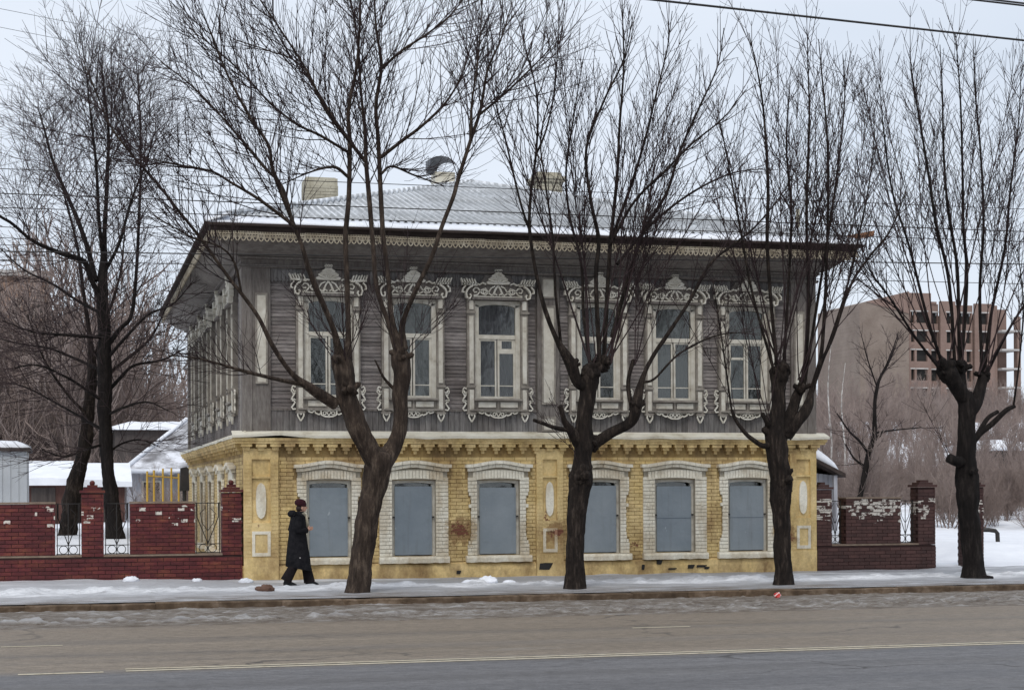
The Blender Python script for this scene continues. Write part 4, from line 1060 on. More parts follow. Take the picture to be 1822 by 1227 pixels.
    def fan(s, px, py, dy, n, ang, L, r0, spread=0.5, up=0.35, shoots=None, jit=12):
        """a pollard head: n leaders fanned between two picture angles (degrees from upright, + to the right)"""
        for i in range(n):
            a = R(ang[0]+(ang[1]-ang[0])*(i+0.5)/n+s.rg.uniform(-5,5)); dep = s.rg.uniform(-spread, spread)
            q = s.wpt(px+s.rg.uniform(-jit,jit), py+s.rg.uniform(-jit*0.6,jit), dy+s.rg.uniform(-0.12,0.12), 1)
            d = np.array([math.sin(a)*CS, -math.sin(a)*SN+dep, math.cos(a)])
            s.leader(q[:3], d, s.rg.uniform(*L)*(1-0.12*abs(math.sin(a))), r0*0.72*s.rg.uniform(0.65,1.15), up, shoots)
    def build(s, name, label, trunkmat, twigmat, group, base):
        root = thing(name, label, 'tree', base, group=group); o = np.array(base)
        link('trunk', arr_mesh('trunk', [v-o for v in s.tv], s.tf), trunkmat, root)
        vl, fl = [], []
        for lst, n in ((s.l1, 5), (s.l2, 4), (s.l3, 3)):
            bys = {}
            for pt, rd in lst: bys.setdefault(len(pt), []).append((pt, rd))
            for S, it in bys.items():
                v, f = tube_arr(np.array([i[0] for i in it])-o, np.array([i[1] for i in it]), n); vl.append(v); fl.append(f)
        link('crown', arr_mesh('crown', vl, fl), twigmat, root)
        return root
GR = 'pollarded bare trees along the kerb'
SH = dict(t0=0.30, gap=0.31, length=(0.8,2.0), ang=(16,36), r=0.0088, taper=0.5, tg=0.40, tl=(0.3,0.75), wig=0.025)

# --- the large forked tree in front of the second window
B = Tree(28.7, 5, 0.55)
B.limb([(634,1064,0,27),(637,1045,0,22),(648,957,0,20),(662,885,0,20),(675,820,0,24),(678,806,0,20)], 20)
B.limb([(675,830,0,20),(657,800,-0.05,18),(637,760,-0.1,19),(622,719,-0.1,18),(613,671,-0.1,18),(609,640,-0.1,17),(607,625,-0.1,10)], 16, 0.15)
B.limb([(676,830,0,18),(693,806,0.05,16),(711,766,0.1,14),(713,707,0.1,14),(716,665,0.1,16),(713,634,0.1,16),(712,618,0.1,10)], 16, 0.15)
B.burl(607,650,-0.1,21); B.burl(712,640,0.1,19); B.burl(622,700,-0.15,18)
bs = dict(t0=0.25, gap=0.22, length=(1.0,2.8), ang=(26,52), r=0.0095, taper=0.5, tg=0.24, tl=(0.4,1.15), wig=0.045)
bt = dict(t0=0.12, gap=0.20, length=(0.9,2.5), ang=(22,46), r=0.0095, taper=0.5, tg=0.24, tl=(0.4,1.1), wig=0.035)
B.limb([(607,640,-0.1,10),(595,588,-0.3,8.5),(568,522,-0.5,8.5),(550,476,-0.6,8.5)], 9)
B.limb([(551,480,-0.6,8),(540,440,-0.7,6.5),(523,395,-0.8,6),(490,309,-1.1,5),(480,258,-1.2,4.6),(449,211,-1.3,4.2),(410,137,-1.5,3.4),(385,75,-1.6,2.6),(367,30,-1.7,1.6)], 7, shoots=bt)
B.limb([(523,395,-0.8,5),(504,332,-0.6,4.5),(472,297,-0.5,4),(433,250,-0.4,3.4),(386,195,-0.3,2.8),(340,149,-0.2,2.2),(290,110,-0.2,1.4)], 6, shoots=bt)
B.limb([(530,405,-0.8,5),(465,356,-1.2,4.6),(414,325,-1.4,3.8),(379,305,-1.5,3.2),(320,293,-1.7,2.4),(262,282,-1.8,1.5)], 6, shoots=bt)
B.limb([(619,640,-0.1,10),(621,588,0,8),(619,499,0.1,8),(617,421,0.2,7.5),(623,350,0.3,7),(625,254,0.4,6.4),(623,195,0.4,5.6),(637,125,0.5,4.4),(643,60,0.5,3.4),(645,-10,0.6,2.4),(650,-70,0.6,1.4)], 8, shoots=dict(bt, t0=0.42))
B.limb([(622,315,0.3,5),(600,298,0.0,4.4),(575,300,-0.2,3.6),(545,310,-0.3,2.5),(500,330,-0.4,1.5)], 6, shoots=dict(bt, length=(0.4,1.0)))
B.limb([(598,719,-0.1,11),(556,692,-0.3,9),(521,665,-0.5,7.5),(488,618,-0.7,6.8),(461,564,-0.8,6),(431,522,-0.9,5.4),(408,493,-1.0,5),(359,424,-1.1,4.6),(320,375,-1.2,4.2),(281,325,-1.3,3.8),(238,276,-1.4,3.2),(200,225,-1.5,2.6),(176,169,-1.5,2),(150,105,-1.5,1.2)], 8, shoots=dict(bs, t0=0.4, tg=0.2))
B.limb([(540,684,-0.3,7),(491,674,-0.8,6),(431,659,-1.2,5),(390,647,-1.5,4),(345,636,-1.8,2.8),(300,632,-2.0,1.4)], 7, shoots=dict(bs, t0=0.35, length=(0.4,1.1)))
B.limb([(431,522,-0.9,4),(420,470,-1.2,3.4),(395,440,-1.5,2.8),(340,420,-1.8,2.2),(270,380,-2.0,1.3)], 6, shoots=bs)
B.limb([(712,630,0.1,10),(693,576,0.1,7.5),(672,511,0.2,7.2),(666,439,0.3,7),(659,350,0.4,7),(654,290,0.4,6),(652,235,0.5,4.6),(645,156,0.5,3.6),(640,80,0.6,2.6),(628,0,0.7,1.6)], 8, shoots=dict(bt, t0=0.45))
B.limb([(655,290,0.4,6),(617,242,0.2,5),(582,195,0,4.2),(551,129,-0.2,3.4),(504,55,-0.3,2.6),(470,5,-0.4,2),(440,-40,-0.4,1.2)], 7, shoots=bt)
B.limb([(624,272,0.35,4.6),(574,242,0.1,4.2),(535,223,-0.2,3.6),(488,188,-0.4,3),(441,137,-0.5,2.4),(390,90,-0.6,1.8),(340,50,-0.6,1.1)], 6, shoots=bt)
B.limb([(640,270,0.4,4.4),(600,215,0.9,3.8),(566,160,1.2,3.2),(530,110,1.4,2.6),(480,90,1.5,2.0),(420,70,1.6,1.2)], 6, shoots=bt)
B.limb([(714,622,0.1,9),(699,570,0.2,8),(693,499,0.4,7.4),(684,421,0.5,7),(680,350,0.6,7),(676,254,0.7,6.2),(672,188,0.7,5.4),(682,117,0.8,4.6),(674,59,0.8,3.4),(670,0,0.8,2.4),(668,-60,0.9,1.4)], 8, shoots=dict(bt, t0=0.42))
B.limb([(680,280,0.6,5.4),(719,250,0.4,4.8),(750,227,0.2,4.2),(785,195,0,3.6),(809,164,-0.1,2.8),(830,120,-0.2,2),(845,70,-0.2,1.2)], 6, shoots=bt)
B.limb([(683,122,0.8,4.4),(719,90,0.7,3.6),(766,59,0.6,2.8),(809,23,0.5,2),(840,-20,0.5,1.2)], 6, shoots=bt)
B.limb([(680,310,0.6,4),(700,296,0.9,3.4),(740,312,1.2,2.6),(790,330,1.5,1.5)], 6, shoots=dict(bt, length=(0.4,1.0)))
B.limb([(719,622,0.1,9),(718,576,0.1,8),(741,517,-0.2,7.2),(770,457,-0.4,6.6),(788,404,-0.5,6.2),(809,350,-0.6,6),(817,321,-0.6,6),(840,250,-0.7,5.4),(858,195,-0.7,4.6),(871,125,-0.8,3.4),(895,70,-0.8,2.4),(915,5,-0.9,1.3)], 8, shoots=dict(bt, t0=0.5))
B.limb([(840,255,-0.7,4),(842,190,-0.9,3.4),(852,120,-1.0,2.6),(860,40,-1.1,1.8),(862,-20,-1.1,1.1)], 6, shoots=bt)
B.limb([(855,205,-0.7,3.8),(900,168,-0.5,3.2),(940,130,-0.4,2.4),(980,90,-0.3,1.3)], 6, shoots=bt)
B.fan(610,645,-0.1,7,(-60,35),(1.0,2.2),0.014,0.8,0.3,dict(SH, length=(0.3,0.7)))
B.fan(713,635,0.1,7,(-40,60),(1.0,2.4),0.014,0.8,0.3,dict(SH, length=(0.3,0.7)))
B.limb([(700,690,0.1,5),(684,672,0,4),(673,650,-0.1,3),(668,640,-0.1,2)], 6)
q = P(634,1058,28.7); B.build('street_tree', 'bare tree whose leaning trunk forks into two stems', M['barkbrown'], M['twig'], GR, (q.x, q.y, 0.0))

# --- the pollard in front of the middle pilaster
C = Tree(28.75, 9, 0.5)
C.limb([(1022,1058,0,25),(1022,1040,0,19),(1024,946,0,16),(1029,892,0,17),(1034,853,0,20),(1037,815,0,16),(1040,782,0,17),(1041,739,0,14),(1046,700,0,15),(1051,668,0,16),(1052,650,0,12)], 20, 0.12)
C.burl(1033,855,-0.03,22); C.burl(1051,668,0,19); C.burl(1074,648,0.05,15); C.burl(1018,650,-0.05,12)
C.limb([(1050,690,0,11),(1029,680,-0.05,10),(1016,646,-0.1,11),(991,602,-0.2,8),(972,553,-0.3,7),(958,498,-0.3,6),(947,433,-0.4,5.2),(944,391,-0.4,4.8),(948,334,-0.4,4.2),(956,277,-0.4,3.6),(960,208,-0.5,3),(955,150,-0.5,2.4),(940,90,-0.5,1.7),(930,30,-0.5,1)], 8, shoots=dict(SH, t0=0.45))
C.limb([(946,415,-0.4,4),(928,359,-0.6,3.4),(901,244,-0.8,2.6),(883,175,-0.9,1.8),(876,110,-0.9,1)], 6, shoots=SH)
C.limb([(956,277,-0.4,3.4),(975,230,-0.2,2.8),(990,160,-0.1,2.2),(996,80,0,1.6),(1000,10,0,1)], 6, shoots=SH)
C.limb([(1000,620,-0.1,5),(990,520,-0.6,4),(985,420,-0.8,3.4),(972,320,-0.9,2.8),(965,245,-1.0,2.2),(985,160,-1.0,1.4)], 6, shoots=SH)
C.limb([(1057,790,0,10),(1089,769,-0.1,9.5),(1122,750,-0.2,9.5),(1133,722,-0.3,10),(1144,673,-0.3,8),(1166,629,-0.3,6.2),(1199,580,-0.4,5.8),(1231,531,-0.4,5),(1264,471,-0.5,4.2),(1300,440,-0.5,3.6),(1345,404,-0.6,2.8),(1390,350,-0.6,1.8),(1420,300,-0.7,1)], 9, 0.1, shoots=dict(SH, t0=0.5))
C.burl(1133,722,-0.3,12); C.burl(1056,790,0,14)
C.limb([(1128,735,-0.25,7),(1120,700,-0.2,6.5),(1119,673,-0.2,6),(1128,640,-0.2,6)], 9)
C.limb([(1144,680,-0.3,4),(1166,673,-0.4,3.4),(1210,629,-0.5,3),(1275,597,-0.6,2.2),(1340,590,-0.7,1.2)], 6, shoots=dict(SH, length=(0.3,0.9)))
C.limb([(1030,790,0,10),(1018,768,-0.1,9),(1005,749,-0.15,8.5),(997,722,-0.2,7.5)], 9, 0.12)
C.limb([(1012,765,-0.1,7),(986,760,-0.2,6),(965,752,-0.25,5.5),(950,747,-0.3,5)], 8, 0.12)
C.limb([(1068,650,0,7),(1062,498,-0.2,6.4),(1067,427,-0.2,6),(1054,359,-0.3,5),(1046,265,-0.3,4),(1078,179,-0.3,3.2),(1113,106,-0.4,2.2),(1130,30,-0.4,1.2)], 7, shoots=dict(SH, t0=0.4))
C.limb([(1075,645,0.1,7),(1082,520,0.2,6.4),(1088,430,0.3,6),(1093,387,0.4,5.4),(1101,306,0.4,4.6),(1105,228,0.5,3.8),(1113,122,0.5,2.8),(1112,50,0.5,2),(1110,-20,0.5,1.1)], 7, shoots=dict(SH, t0=0.4))
C.limb([(1090,600,0.1,6.5),(1115,510,0.2,6),(1140,430,0.2,5.6),(1160,390,0.3,5),(1190,340,0.3,4.4),(1211,273,0.4,3.8),(1247,192,0.4,3),(1280,118,0.5,2),(1292,50,0.5,1.1)], 7, shoots=dict(SH, t0=0.4))
C.limb([(1092,420,0.3,5),(1125,330,0.0,4.2),(1150,250,-0.2,3.4),(1170,170,-0.3,2.6),(1190,90,-0.4,1.8),(1200,20,-0.4,1)], 6, shoots=SH)
C.limb([(1085,440,-0.1,4.6),(1130,360,-0.5,4),(1190,300,-0.7,3.4),(1235,255,-0.9,2.8),(1290,210,-1.0,2),(1330,160,-1.0,1.1)], 6, shoots=SH)
C.limb([(1100,470,0.3,4.6),(1160,400,0.8,4),(1230,345,1.1,3.2),(1300,310,1.3,2.2),(1360,300,1.4,1.1)], 6, shoots=SH)
C.limb([(1052,655,0,6),(1040,560,0.4,5),(1036,470,0.6,4.4),(1015,380,0.8,3.6),(1010,300,0.9,3),(1025,200,1.0,2.2),(1040,110,1.0,1.3)], 6, shoots=SH)
C.fan(1052,655,0,6,(-25,25),(4.0,6.2),0.026,0.35,0.2,SH); C.fan(1078,642,0.05,7,(0,36),(3.6,6.4),0.025,0.35,0.22,SH)
C.fan(1128,640,-0.2,4,(-8,30),(1.6,3.2),0.016,0.3,0.2,dict(SH, length=(0.3,0.8))); C.fan(1030,815,-0.1,3,(-60,-10),(0.9,1.5),0.010,0.4,0.2,dict(SH, length=(0.2,0.5)))
q = P(1022,1050,28.75); C.build('street_tree', 'bare pollard with a bulging knot halfway up, in front of the middle pilaster', M['bark'], M['twig'], GR, (q.x, q.y, 0.0))

# --- the pollard at the right corner of the house
D_ = Tree(28.75, 14, 0.4)
D_.limb([(1393,1048,0,23),(1393,1030,0,17),(1391,938,0,15),(1389,884,0,17),(1391,857,0,19),(1383,809,0,19),(1381,766,0,18),(1385,723,0,12),(1386,685,0,12),(1389,664,0,16),(1390,652,0,11)], 20, 0.12)
D_.burl(1394,858,-0.02,21); D_.burl(1390,664,0,20); D_.burl(1382,780,0,21); D_.burl(1428,690,0,13)
D_.limb([(1392,775,0,14),(1408,735,0.05,11),(1418,705,0.1,9.5),(1427,688,0.1,9)], 10, 0.12)
D_.limb([(1398,775,0,12),(1418,752,-0.1,10),(1437,723,-0.1,9.5),(1445,693,-0.1,7.5),(1461,637,-0.2,6),(1467,577,-0.2,5.2),(1472,481,-0.2,4.6),(1475,391,-0.3,4.2),(1475,255,-0.3,3.4),(1466,137,-0.3,2.2),(1460,70,-0.3,1.2)], 9, 0.1, shoots=dict(SH, t0=0.4))
D_.limb([(1445,700,-0.1,6),(1460,650,-0.3,5.2),(1483,599,-0.4,4.8),(1515,508,-0.5,4),(1547,459,-0.6,3.4),(1585,411,-0.7,2.6),(1615,340,-0.8,1.4)], 7, shoots=SH)
D_.limb([(1375,790,0,9),(1359,793,-0.1,8),(1340,782,-0.15,6.6),(1327,771,-0.2,6.4),(1310,748,-0.2,5.4),(1303,730,-0.2,5)], 9, 0.12)
D_.limb([(1303,733,-0.2,3.4),(1293,660,-0.3,2.8),(1285,600,-0.4,2.2),(1270,500,-0.5,1.4)], 6, shoots=dict(SH, length=(0.3,0.8)))
D_.limb([(1376,765,0,9),(1364,748,-0.1,8),(1357,735,-0.1,6.5)], 8, 0.12)
for pts in ([(1384,660,0,6),(1372,520,-0.1,5.6),(1367,427,-0.2,5.6),(1369,333,-0.2,5),(1363,215,-0.2,3.6),(1353,137,-0.2,2.6),(1336,59,-0.3,1.3)],
            [(1430,685,0.1,5.6),(1440,560,0.1,5),(1437,372,0.2,4.2),(1443,215,0.2,3),(1441,120,0.2,2),(1440,55,0.2,1)],
            [(1432,685,0.1,5),(1462,500,0.3,4.4),(1480,391,0.4,3.8),(1494,294,0.4,3.2),(1506,176,0.5,2.2),(1503,98,0.5,1.1)],
            [(1378,660,-0.1,4.6),(1340,520,-0.4,4),(1318,400,-0.6,3.4),(1300,300,-0.7,2.6),(1285,220,-0.8,1.4)],
            [(1395,655,0.1,5),(1405,500,0.2,4.4),(1410,380,0.3,3.6),(1402,260,0.3,2.8),(1408,160,0.4,1.6)],
            [(1448,690,-0.1,4.4),(1500,540,0.2,3.8),(1530,420,0.4,3),(1550,320,0.5,2.2),(1560,230,0.5,1.2)]):
    D_.limb(pts, 6, shoots=dict(SH, t0=0.35))
D_.fan(1389,655,0,7,(-24,20),(4.2,6.6),0.024,0.3,0.2,SH); D_.fan(1430,682,0.1,6,(-4,32),(4.0,6.4),0.022,0.3,0.2,SH)
D_.fan(1303,730,-0.2,3,(-25,15),(1.6,2.8),0.012,0.3,0.2,dict(SH, length=(0.25,0.6))); D_.fan(1358,735,-0.1,4,(-25,10),(1.8,3.4),0.013,0.3,0.2,dict(SH, length=(0.3,0.8)))
q = P(1393,1041,28.75); D_.build('street_tree', 'bare pollard with upright shoots in front of the right corner of the house', M['bark'], M['twig'], GR, (q.x, q.y, 0.0))

# --- the pollard by the gateway
E = Tree(29.6, 21, 0.4)
E.limb([(1732,1036,0,29),(1730,1018,0,20),(1729,965,0,17),(1723,911,0,17),(1722,857,0,19),(1719,809,0,17),(1721,766,0,15),(1721,723,0,16),(1716,700,0,14)], 20, 0.12)
E.limb([(1738,1030,-0.1,12),(1752,1027,-0.2,8),(1766,1027,-0.25,4)], 8, 0.1)
E.limb([(1718,712,0,13),(1702,685,-0.05,14),(1690,664,-0.1,15),(1684,654,-0.1,10)], 11, 0.12); E.limb([(1712,700,0,10),(1708,670,0.1,12),(1707,650,0.1,10)], 10, 0.1)
E.limb([(1726,730,0,13),(1738,712,0.05,12),(1746,685,0.1,9.5),(1751,668,0.1,9)], 10, 0.12)
E.burl(1684,662,-0.1,20); E.burl(1708,655,0.08,17); E.burl(1752,668,0.1,12); E.burl(1722,850,0,21)
E.limb([(1716,822,0,12),(1700,820,-0.1,9),(1690,815,-0.15,9)], 9, 0.12)
E.limb([(1728,785,0,9),(1745,770,-0.05,8.5),(1764,755,-0.1,8),(1790,730,-0.2,7),(1806,722,-0.2,6)], 9, 0.12); E.limb([(1740,772,-0.05,7),(1758,744,0.1,6.6),(1776,732,0.15,6)], 8, 0.12)
for pts in ([(1700,650,0,6),(1690,500,-0.2,5.4),(1668,400,-0.3,5),(1655,313,-0.3,4.2),(1640,220,-0.4,3.2),(1628,150,-0.4,2.2),(1622,90,-0.4,1.1)],
            [(1708,645,0.1,6),(1705,480,0.1,5.4),(1690,380,0.1,4.6),(1682,280,0.1,3.8),(1680,170,0.1,2.6),(1676,80,0.1,1.2)],
            [(1712,645,0.1,6),(1722,500,0.2,5.2),(1716,400,0.2,4.6),(1715,300,0.2,3.8),(1712,180,0.2,2.8),(1704,60,0.3,1.2)],
            [(1680,655,-0.1,5.4),(1650,560,-0.4,4.8),(1620,440,-0.6,4),(1590,340,-0.8,3.2),(1575,230,-0.9,2.2),(1568,150,-0.9,1.1)],
            [(1676,660,-0.1,4.8),(1630,600,-0.6,4),(1585,530,-0.9,3.4),(1550,480,-1.1,2.6),(1525,400,-1.2,1.6)],
            [(1752,665,0.1,5.6),(1765,560,0.2,5),(1790,440,0.3,4.2),(1800,340,0.3,3.4),(1815,220,0.4,2.2),(1820,130,0.4,1.1)],
            [(1755,668,0.1,4.6),(1800,580,0.0,4),(1850,500,-0.1,3),(1890,400,-0.2,1.6)],
            [(1748,660,0.1,5),(1745,520,0.3,4.4),(1752,400,0.4,3.8),(1748,280,0.5,3),(1738,160,0.5,2),(1736,90,0.5,1.1)],
            [(1804,722,-0.2,3.4),(1815,640,-0.3,2.8),(1822,540,-0.3,2.2),(1812,440,-0.3,1.3)]):
    E.limb(pts, 6, shoots=dict(SH, t0=0.32))
E.fan(1686,650,-0.1,7,(-52,4),(3.8,6.2),0.024,0.35,0.3,SH); E.fan(1710,645,0.1,5,(-14,16),(4.6,6.6),0.024,0.3,0.2,SH); E.fan(1753,662,0.1,5,(-4,36),(3.6,6.0),0.021,0.3,0.22,SH)
E.fan(1692,815,-0.1,2,(-40,-20),(0.7,1.2),0.010,0.3,0.2,dict(SH, length=(0.2,0.5)))
q = P(1730,1029,29.6); E.build('street_tree', 'bare pollard with a dark twisted trunk beside the gateway', M['barkdark'], M['twig'], GR, (q.x, q.y, 0.0))

# --- dark tree in the yard behind the left wall, and the leaning one beside it
A = Tree(41.0, 33, 0.25)
as_ = dict(t0=0.15, gap=0.20, length=(0.9,2.6), ang=(30,60), r=0.0105, taper=0.45, tg=0.23, tl=(0.35,1.0), up=0.12, wig=0.1)
A.limb([(212,990,0,24),(206,960,0,18),(199,893,0,12.5),(190,803,0,11.5),(187,712,0,13),(187,652,0,13),(187,591,0,11),(184,531,0,10.5),(187,441,0.1,7.6),(190,380,0.1,6.4),(193,320,0.2,5.4),(196,240,0.2,4),(190,170,0.3,2.8),(182,110,0.3,1.4)], 12, 0.1, shoots=dict(as_, t0=0.35))
for pts in ([(178,525,0,8.5),(163,495,-0.2,8),(151,465,-0.3,8),(109,450,-0.8,6.8),(60,428,-1.2,5),(24,398,-1.5,4.6),(-5,378,-1.6,4),(-40,330,-1.7,2)],
            [(172,500,0,8),(160,450,0.3,7.4),(145,404,0.5,6.8),(125,355,0.7,5.6),(98,291,0.9,4.2),(84,239,1.0,3.2),(70,190,1.1,1.4)],
            [(184,450,0.1,6),(178,386,-0.3,5.2),(174,298,-0.5,4.2),(165,210,-0.6,3),(155,116,-0.7,1.3)],
            [(195,612,0,8),(215,585,0.2,6.6),(235,561,0.3,6),(244,489,0.5,5),(250,380,0.6,4.4),(253,300,0.7,3.4),(252,200,0.7,2.4),(245,100,0.8,1.2)],
            [(184,600,0,6),(150,598,-0.5,5),(121,596,-0.9,4.4),(60,590,-1.4,3.2),(5,570,-1.7,2)],
            [(182,712,0,5.6),(150,690,-0.5,4.6),(121,672,-0.8,3.8),(70,650,-1.2,2.8),(20,655,-1.4,1.5)],
            [(184,765,0,5),(150,745,0.4,4.2),(110,722,0.8,3.4),(50,690,1.1,2.2),(10,680,1.3,1.2)],
            [(184,790,0,4),(150,800,-0.4,3.6),(115,812,-0.7,2.8),(75,800,-0.9,1.5)],
            [(190,700,0,6),(215,672,0.4,5.2),(240,650,0.7,4.2),(290,640,1.0,3),(330,620,1.2,1.6)],
            [(190,640,0,5.4),(225,600,-0.5,4.6),(265,560,-0.9,3.6),(310,540,-1.2,2.4),(345,500,-1.4,1.2)],
            [(190,480,0.1,5.4),(215,430,-0.3,4.6),(235,360,-0.5,3.6),(262,290,-0.7,2.6),(280,230,-0.8,1.3)],
            [(186,560,0,5),(140,535,0.7,4.4),(95,505,1.1,3.6),(45,480,1.5,2.6),(0,440,1.8,1.4)],
            [(188,740,0,4.6),(220,725,-0.5,3.8),(262,715,-0.8,2.8),(300,730,-1.0,1.4)],
            [(188,810,0,3.6),(215,790,0.4,3),(250,782,0.7,2.2),(285,795,0.9,1.2)],
            [(184,660,0,5),(140,640,0.6,4.4),(90,620,1.0,3.4),(40,612,1.3,2.4),(-10,600,1.6,1.3)]):
    A.limb(pts, 7, shoots=as_)
A.fan(190,330,0.2,4,(-30,32),(2.2,3.8),0.02,0.6,0.2,as_); A.fan(120,340,0.7,3,(-40,20),(1.8,3.4),0.016,0.5,0.25,as_); A.fan(250,330,0.6,3,(-15,30),(1.8,3.6),0.016,0.5,0.25,as_); A.fan(60,430,-1.2,3,(-50,20),(1.6,3.0),0.016,0.5,0.25,as_)
q = P(210,985,41.0); A.build('yard_tree', 'tall dark bare tree with many drooping boughs behind the brick wall', M['barkdark'], M['twighazed'], 'bare trees behind the left wall', (q.x, q.y, 0.4))
A2 = Tree(43.0, 41, 0.3)
A2.limb([(112,985,0,20),(121,947,0,17),(130,875,0,15),(142,833,0,12.5),(154,778,0,12),(160,710,0.1,10.5),(165,658,0.2,9),(160,590,0.4,7),(150,520,0.6,5.6),(140,440,0.8,4.2),(120,360,1.0,2.8),(105,300,1.1,1.4)], 11, 0.1, shoots=dict(as_, t0=0.45))
for pts in ([(163,690,0.1,6),(200,660,0.5,5.4),(225,640,0.8,5),(270,600,1.2,3.6),(300,540,1.4,1.6)], [(158,740,0,5),(120,700,-0.3,4.2),(80,640,-0.6,3.2),(50,560,-0.8,1.8)], [(165,650,0.2,5),(190,570,0.7,4.2),(215,490,1.0,3.2),(225,400,1.2,1.8)]): A2.limb(pts, 7, shoots=as_)
q = P(115,985,43.0); A2.build('yard_tree', 'leaning grey-brown trunk beside the tall dark tree behind the wall', M['bark'], M['twighazed'], 'bare trees behind the left wall', (q.x, q.y, 0.4))
# --- thin dark tree behind the right wall
G = Tree(46.0, 51, 0.3)
gs = dict(t0=0.2, gap=0.32, length=(0.6,1.5), ang=(30,60), r=0.014, taper=0.5, tg=0.24, tl=(0.2,0.5), wig=0.08)
G.limb([(1524,910,0,8),(1534,865,0,8),(1547,805,0,8.5),(1556,775,0,7),(1557,720,0,5.4),(1564,680,0,4.8),(1578,650,0,3.4),(1592,615,0,2),(1600,590,0,1.2)], 9, 0.1, shoots=gs)
for pts in ([(1552,785,0,5.5),(1562,778,0,4.6),(1570,770,0,3.4)], [(1545,805,0,4.6),(1530,785,-0.2,3.6),(1510,765,-0.3,3),(1490,735,-0.4,1.4)], [(1540,830,0,4),(1520,815,0.3,3),(1505,790,0.5,1.5)], [(1556,770,0,3.6),(1590,765,0.3,2.6),(1640,760,0.5,1.4)],
            [(1566,675,0,2.8),(1585,640,0.3,2),(1600,600,0.4,1.2)], [(1562,690,0,2.6),(1545,640,-0.3,2),(1535,600,-0.4,1.1)]): G.limb(pts, 6, shoots=gs)
q = P(1524,905,46.0); G.build('small_tree', 'thin dark bent tree behind the flaked brick wall', M['barkdark'], M['twighazed'], 'bare trees behind the right wall', (q.x, q.y, 0.5))
# ------------------------------------------------------------------ yard behind the left wall
def snow_cap(mb, x0, x1, y0, y1, z, th, seed=0, n=10):   # rounded lying snow over a flat roof
    xs_ = np.linspace(x0, x1, n+1); ys_ = np.linspace(y0, y1, 7); top = []
    for j, y in enumerate(ys_):
        row = []
        for i, x in enumerate(xs_):
            e = min(1, 3.5*min(i, n-i)/n+0.35)*min(1, 0.35+min(j, 6-j)*0.5)
            row.append((x, y, z+th*e*(0.8+0.4*vnoise(np.array([x*1.3+seed]), np.array([y*1.3]), seed)[0])))
        top.append(row)
    o = len(mb.v)
    for r_ in top: mb.v += r_
    m_ = n+1
    for j in range(6):
        for i in range(n): mb.f.append((o+j*m_+i,o+j*m_+i+1,o+(j+1)*m_+i+1,o+(j+1)*m_+i))
    b = len(mb.v); ring = [j for j in range(m_)]+[k*m_+n for k in range(1,7)]+[6*m_+i for i in range(n-1,-1,-1)]+[k*m_ for k in range(5,0,-1)]
    for k in ring: p_ = mb.v[o+k]; mb.v.append((p_[0],p_[1],z-0.01))
    L_ = len(ring)
    for k in range(L_): mb.f.append((b+k,b+(k+1)%L_,o+ring[(k+1)%L_],o+ring[k]))
M['kiosk'] = simple('grey_painted_sheet', [(0.3,(0.36,0.38,0.40)),(0.7,(0.44,0.46,0.48))], 1.2, 0.6, 0.1)
M['garage'] = simple('brown_garage_boards', [(0.3,(0.055,0.026,0.022)),(0.7,(0.10,0.048,0.038))], 2.0, 0.8, 0.3, 6, (6,6,0.6))
M['darkwood'] = simple('dark_old_boards', [(0.3,(0.035,0.028,0.026)),(0.7,(0.075,0.062,0.056))], 2.0, 0.85, 0.3, 6, (6,6,0.6))
M['yellowbar'] = simple('yellow_bar_paint', [(0.3,(0.50,0.30,0.04)),(0.7,(0.62,0.40,0.07))], 5, 0.55)
M['slate'] = simple('patchy_snow_on_slate', [(0.35,(0.16,0.155,0.16)),(0.5,(0.36,0.36,0.38)),(0.62,(0.66,0.67,0.71))], 1.3, 0.85, 0.3, detail=8)
M['palewood'] = simple('pale_plank_wall', [(0.3,(0.26,0.26,0.28)),(0.7,(0.42,0.42,0.45))], 2.5, 0.8, 0.3, 6, (7,7,0.6))
def pts_box(px0, px1, pyt, Y, depth, z0):
    a = P(px0, pyt, Y); b = P(px1, pyt, Y); return a.x, b.x, Y, Y+depth, z0, a.z
x0, x1, y0, y1, z0, z1 = pts_box(-70, 47, 802, 46.5, 3.0, 0.3)
k = thing('metal_shed', 'pale grey sheet-metal shed with snow on its flat roof', 'shed', (x0, y0, z0))
part('wall', MB().box(0,x1-x0,0,3,0,z1-z0), M['kiosk'], k)
mbr = MB()
for i in range(9): mbr.box((x1-x0)*i/8-0.012,(x1-x0)*i/8+0.012,-0.02,0.0,0,z1-z0)
part('wall_ribs', mbr, M['kiosk'], k, kind='stuff')
part('roof', MB().box(-0.1,x1-x0+0.1,-0.12,3.1,z1-z0,z1-z0+0.09), M['darkwood'], k); s_ = MB(); snow_cap(s_, -0.08, x1-x0+0.08, -0.1, 3.08, z1-z0+0.09, 0.20, 3); part('roof_snow', s_, M['snow'], k, smooth=True)
